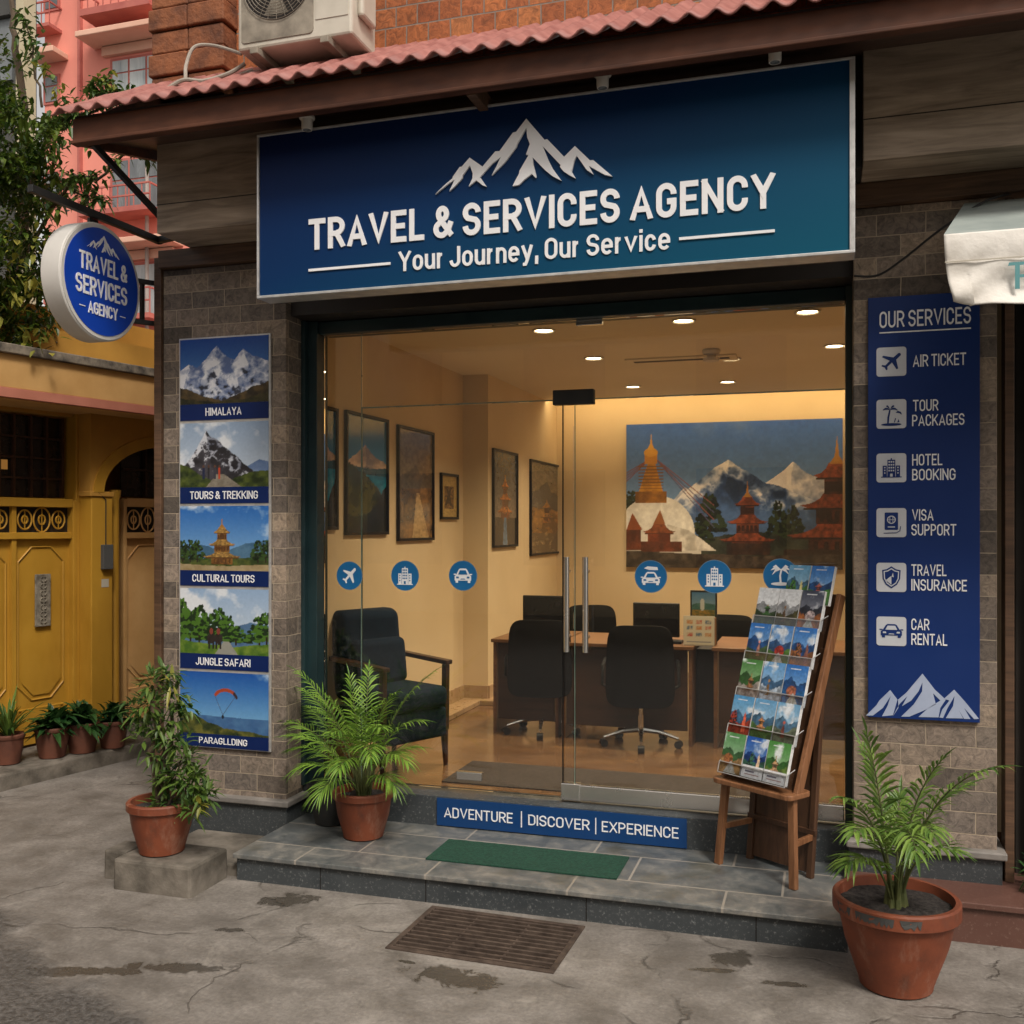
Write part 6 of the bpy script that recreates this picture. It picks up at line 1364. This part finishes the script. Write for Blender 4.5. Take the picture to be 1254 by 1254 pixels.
# ------------------------------------------------------------------ chairs
def task_chair(name, lb, loc, rot, sc, grp='black office chairs'):
    t = thing(name, lb, 'office chair', loc, rot, grp, sc); B = lambda mb, n, m_, par=None, **k: mb.build(n, M[m_], par or t, world=False, **k)
    # local: chair faces -y ... seat at z .47, backrest at +y
    def pad(w_, h, th, cx, cy, cz, ax, curve=.0, taper=.0):
        mb = MB(); n, m2 = 12, 12; vs = []
        for side in (-1, 1):
            for j in range(m2+1):
                for i in range(n+1):
                    u, v = i/n*2-1, j/m2*2-1; r_ = .12
                    # rounded-rect squeeze
                    k = (abs(u)**6+abs(v)**6)**(1/6) or 1; s_ = 1 if k <= 1 else 1/k
                    e = max(0, 1-max(abs(u), abs(v))**5); x = u*s_*w_/2*(1-taper*(v+1)/2); z_ = v*s_*h/2; y_ = side*th/2*(.35+.65*e) + curve*(u*u*.6 - v*v*.2)
                    vs.append((cx+x, cy+y_, cz+z_) if ax == 'y' else (cx+x, cy+z_, cz+y_))
        W_ = n+1; N = W_*(m2+1); fs = []
        for j in range(m2):
            for i in range(n): q = j*W_+i; fs.append((q, q+1, q+W_+1, q+W_)); fs.append((N+q, N+q+W_, N+q+W_+1, N+q+1))
        ring = [i for i in range(W_)] + [j*W_+n for j in range(1, m2+1)] + [m2*W_+i for i in range(n-1, -1, -1)] + [j*W_ for j in range(m2-1, 0, -1)]
        fs += [(ring[k], N+ring[k], N+ring[(k+1)%len(ring)], ring[(k+1)%len(ring)]) for k in range(len(ring))]
        return mb.add(vs, fs)
    B(pad(.50, .50, .09, 0, 0, .42, 'z'), 'seat', 'blackfab', smooth=True); B(pad(.55, .64, .07, 0, .25, .66, 'y', -.05, .08), 'backrest', 'blackfab', smooth=True)
    B(MB().lathe([(.026,.10),(.026,.24),(.018,.242),(.018,.37)], n=16), 'gas_lift', 'chrome', smooth=True)
    for s_ in (-1, 1):
        B(MB().tube([(s_*.23,.16,.46),(s_*.30,.14,.50),(s_*.30,.10,.64),(s_*.29,-.02,.68),(s_*.28,-.18,.67)], .014, 8), 'armrest', 'blackplast', smooth=True)
    base = MB(); 
    for k in range(5):
        a_ = k*2*math.pi/5+.35; e = (.31*math.cos(a_), .31*math.sin(a_), .075); base.tube([(0,0,.125), (.16*math.cos(a_), .16*math.sin(a_), .115), e], [.024,.018,.012], 8)
    bo = B(base, 'star_base', 'chrome', smooth=True)
    for k in range(5):
        a_ = k*2*math.pi/5+.35; c_ = (.31*math.cos(a_), .31*math.sin(a_), 0); w2 = MB()
        d_ = Vector((-math.sin(a_), math.cos(a_), 0)); w2.tube([Vector(c_)+Vector((0,0,.03))-d_*.026, Vector(c_)+Vector((0,0,.03))+d_*.026], .03, 14); B(w2, 'caster', 'blackplast', bo, smooth=True)
    return t
cA = G(785, 912, FZ); ch = task_chair('office_chair', 'black office chair with chrome star base before the middle desk', (cA.x, cA.y, FZ), rad(188), .76)
cA2 = G(664, 897, FZ); dup(ch, loc=(cA2.x, cA2.y, FZ), rot=rad(190), label='black office chair left of the door handles, before left desk')
dup(ch, loc=(P(727,760,7.4).x, 7.4, FZ-.02), rot=rad(20), label='black office chair behind the middle desk, only its backrest showing'); dup(ch, loc=(P(884,760,7.3).x, 7.3, FZ-.06), rot=rad(-10), label='black office chair behind the desk, half hidden by leaflet stand')

# ------------------------------------------------------------------ armchair
xa0, xa1, ya0, ya1, f0 = -.26, .25, -.225, .225, 0.0
t = thing('armchair', 'navy blue high backed armchair with wooden legs behind the glass', 'armchair', (-2.315, 5.13, FZ), rad(-26))
def soft(n, x0, x1, y0, y1, z0, z1, bv, lean=0):
    mb = MB().box(x0, x1, y0, y1, z0, z1)
    if lean: mb.v = [Vector((v.x-(v.z-z0)*lean, v.y, v.z)) for v in mb.v]
    o = mb.build(n, M['navyfab'], t, world=False, smooth=True); m_ = o.modifiers.new('b', 'BEVEL'); m_.width = bv; m_.segments = 5; return o
soft('seat_base', xa0+.02, xa1+.01, ya0+.022, ya1-.022, .17, .335, .022)
soft('seat_cushion', xa0+.06, xa1+.035, ya0+.03, ya1-.03, .338, .455, .04); soft('backrest', xa0+.02, xa0+.17, ya0+.01, ya1-.01, .36, .86, .055, .12)
soft('back_cushion', xa0+.14, xa0+.235, ya0+.05, ya1-.05, .45, .70, .035, .12)
for y in (ya0-.02, ya1-.02):
    MB().bar((xa0, y+.02, .60), (xa1+.0, y+.02, .575), .05, .024).build('armrest', M['darkwood'], t, world=False, bevel=.004)
    MB().bar((xa1-.03, y+.02, .562), (xa1-.035, y+.02, .20), .035, .03, up=(0,1,0)).build('arm_post', M['darkwood'], t, world=False, bevel=.003)
    for X, dx in ((xa1-.045, .015), (xa0+.06, -.03)):
        MB().tube([(X+dx, y+.02, 0), (X, y+.02, .23)], [.013, .024], 8).build('leg', M['darkwood'], t, world=False)

# ------------------------------------------------------------------ brochure rack and its brochures
RZ = .122; RA = rad(-35); R0 = Vector((-.272, 4.365, RZ))
rk = thing('brochure_rack', 'wooden easel rack of clear pockets standing on the entrance step', 'brochure rack', R0, RA)
RM = MW[rk.name]; B = lambda mb, n, m_, par=rk, **k: mb.build(n, M[m_], par, world=False, **k)
hw = .188; zs = .385; ytop, ztop = .325, 1.185; lean = Vector((0, ytop-.03, ztop-zs)).normalized(); Ln = math.hypot(ytop-.03, ztop-zs); nrm = Vector((0, -lean.z, lean.y))
for s_ in (-1, 1):
    B(MB().bar((s_*(hw+.010), -.015, 0), (s_*(hw-.015), .01, zs), .032, .026, up=(0,1,0)), 'leg', 'rackwood', bevel=.003, label='front leg')
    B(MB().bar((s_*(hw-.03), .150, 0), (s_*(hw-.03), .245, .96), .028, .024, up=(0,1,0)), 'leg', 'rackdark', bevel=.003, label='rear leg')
    B(MB().bar((s_*(hw+.002), .022, zs-.01), (s_*(hw+.002), ytop, ztop), .022, .040, up=(0,1,0)), 'side_rail', 'rackwood', bevel=.003)
    B(MB().bar((s_*(hw-.012), .0, .17), (s_*(hw-.03), .16, .17), .018, .024), 'stretcher', 'rackwood', bevel=.002)
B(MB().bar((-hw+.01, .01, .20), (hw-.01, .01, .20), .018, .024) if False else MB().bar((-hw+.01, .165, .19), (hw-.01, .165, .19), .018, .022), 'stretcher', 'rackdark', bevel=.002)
sh = MB(); FS = frame((0,0,zs-.022), (1,0,0), (0,1,0)); sh.prism(rrect(-hw-.02, hw+.02, -.055, .10, .03), FS, 0, .022); B(sh, 'shelf_board', 'rackwood', bevel=.004)
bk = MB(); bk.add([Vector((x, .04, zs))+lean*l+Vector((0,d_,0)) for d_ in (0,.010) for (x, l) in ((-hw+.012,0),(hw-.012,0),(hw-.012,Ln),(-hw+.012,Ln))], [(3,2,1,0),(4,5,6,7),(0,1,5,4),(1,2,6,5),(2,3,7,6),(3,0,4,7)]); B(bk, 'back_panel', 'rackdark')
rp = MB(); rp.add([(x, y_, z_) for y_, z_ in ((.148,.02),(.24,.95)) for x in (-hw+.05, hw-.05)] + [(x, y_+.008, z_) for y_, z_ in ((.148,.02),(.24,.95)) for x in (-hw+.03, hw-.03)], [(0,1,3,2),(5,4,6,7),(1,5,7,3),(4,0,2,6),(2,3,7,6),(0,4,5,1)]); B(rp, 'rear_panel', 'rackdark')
nrows = 5; pitch = Ln/5.15; bw, bh = .112, .172; tilt = rad(17)
up_b = Vector((0, math.sin(tilt), math.cos(tilt))); nb_ = Vector((0, -math.cos(tilt), math.sin(tilt)))
names = ['white with green peak', 'white with brown hill', 'dark red and orange', 'pale lake', 'mountain resort', 'blue with pink spire', 'blue with red tower', 'blue with orange canyon', 'green valley', 'pale blue temple', 'plain blue lagoon', 'red canyon', 'green terraces', 'blue bay with red shrine', 'green with orange trail', 'deep blue with white band', 'green with white band']
rown = ['top tray', 'second tray', 'third tray', 'fourth tray', 'bottom tray']; coln = ['left', 'middle', 'right']
kb_ = 0
def stack(pos, where):
    global kb_
    lo = RM @ pos
    t = thing('brochure_stack', 'brochures with %s cover, %s' % (names[kb_], where), 'brochures', lo, RA, 'travel brochures in the rack pockets')
    th_ = .014 + .008*((kb_*7)%3)/2
    bm = MB(); o3 = lambda x, b, n_: Vector((x,0,0)) + up_b*b + nb_*n_
    jx = random.uniform(-.002,.002)
    vs = [o3(x+jx, b, n_) for n_ in (-th_+.008,.008) for x, b in ((-bw/2,0),(bw/2,0),(bw/2,bh),(-bw/2,bh))]
    bm.add(vs, [(3,2,1,0),(4,5,6,7),(0,1,5,4),(1,2,6,5),(2,3,7,6),(3,0,4,7)]); bm.build('pages', M['paper'], t, world=False)
    art_brochure(kb_).mesh('cover', (o3(jx,0,0), Vector((1,0,0)), up_b, nb_), -bw/2, bw/2, 0, bh, .0086, t, world=False, gain=.95)
    kb_ += 1
for r_ in range(nrows):             # 0 = top
    base = Vector((0, .022, zs+.010)) + lean*(pitch*(nrows-1-r_)) + nrm*.058
    tr = MB(); wv = hw-.012
    def q3(x, b, n_): return base + Vector((x,0,0)) + up_b*b + nb_*n_
    def plate(p0, p1, p2, p3, th): 
        nn_ = (p1-p0).cross(p3-p0).normalized()*th; tr.add([p0,p1,p2,p3,p0+nn_,p1+nn_,p2+nn_,p3+nn_], [(3,2,1,0),(4,5,6,7),(0,1,5,4),(1,2,6,5),(2,3,7,6),(3,0,4,7)])
    plate(q3(-wv,-.004,.012), q3(wv,-.004,.012), q3(wv,.040,.012), q3(-wv,.040,.012), .002)
    plate(q3(-wv,-.006,-.040), q3(wv,-.006,-.040), q3(wv,-.006,.012), q3(-wv,-.006,.012), .002)
    for k in range(4): X = -wv+2*wv*k/3; plate(q3(X,-.004,-.035), q3(X,-.004,.012), q3(X,.042,.012), q3(X,.075,-.035), .0018)
    tro = B(tr, 'pocket_tray', 'acrylic')
    rim_ = MB().tube([q3(-wv,.075,-.035), q3(-wv,.042,.013), q3(wv,.042,.013), q3(wv,.075,-.035)], .0022, 6).tube([q3(-wv,-.005,.013), q3(wv,-.005,.013)], .002, 6).tube([q3(-wv,-.005,.013), q3(-wv,.042,.013)], .002, 6).tube([q3(wv,-.005,.013), q3(wv,.042,.013)], .002, 6)
    B(rim_, 'tray_rim', 'alu', tro)
    for c_ in range(3):
        cx_ = -wv + 2*wv*(c_+.5)/3; stack(base + Vector((cx_,0,0)), '%s of the %s of the rack' % (coln[c_], rown[r_]))
    if r_ == 0:
        for c_ in (1, 2): stack(base + Vector((-wv + 2*wv*(c_+.5)/3 + .012, .046, .105)), '%s one of the two raised behind the top tray' % coln[c_])
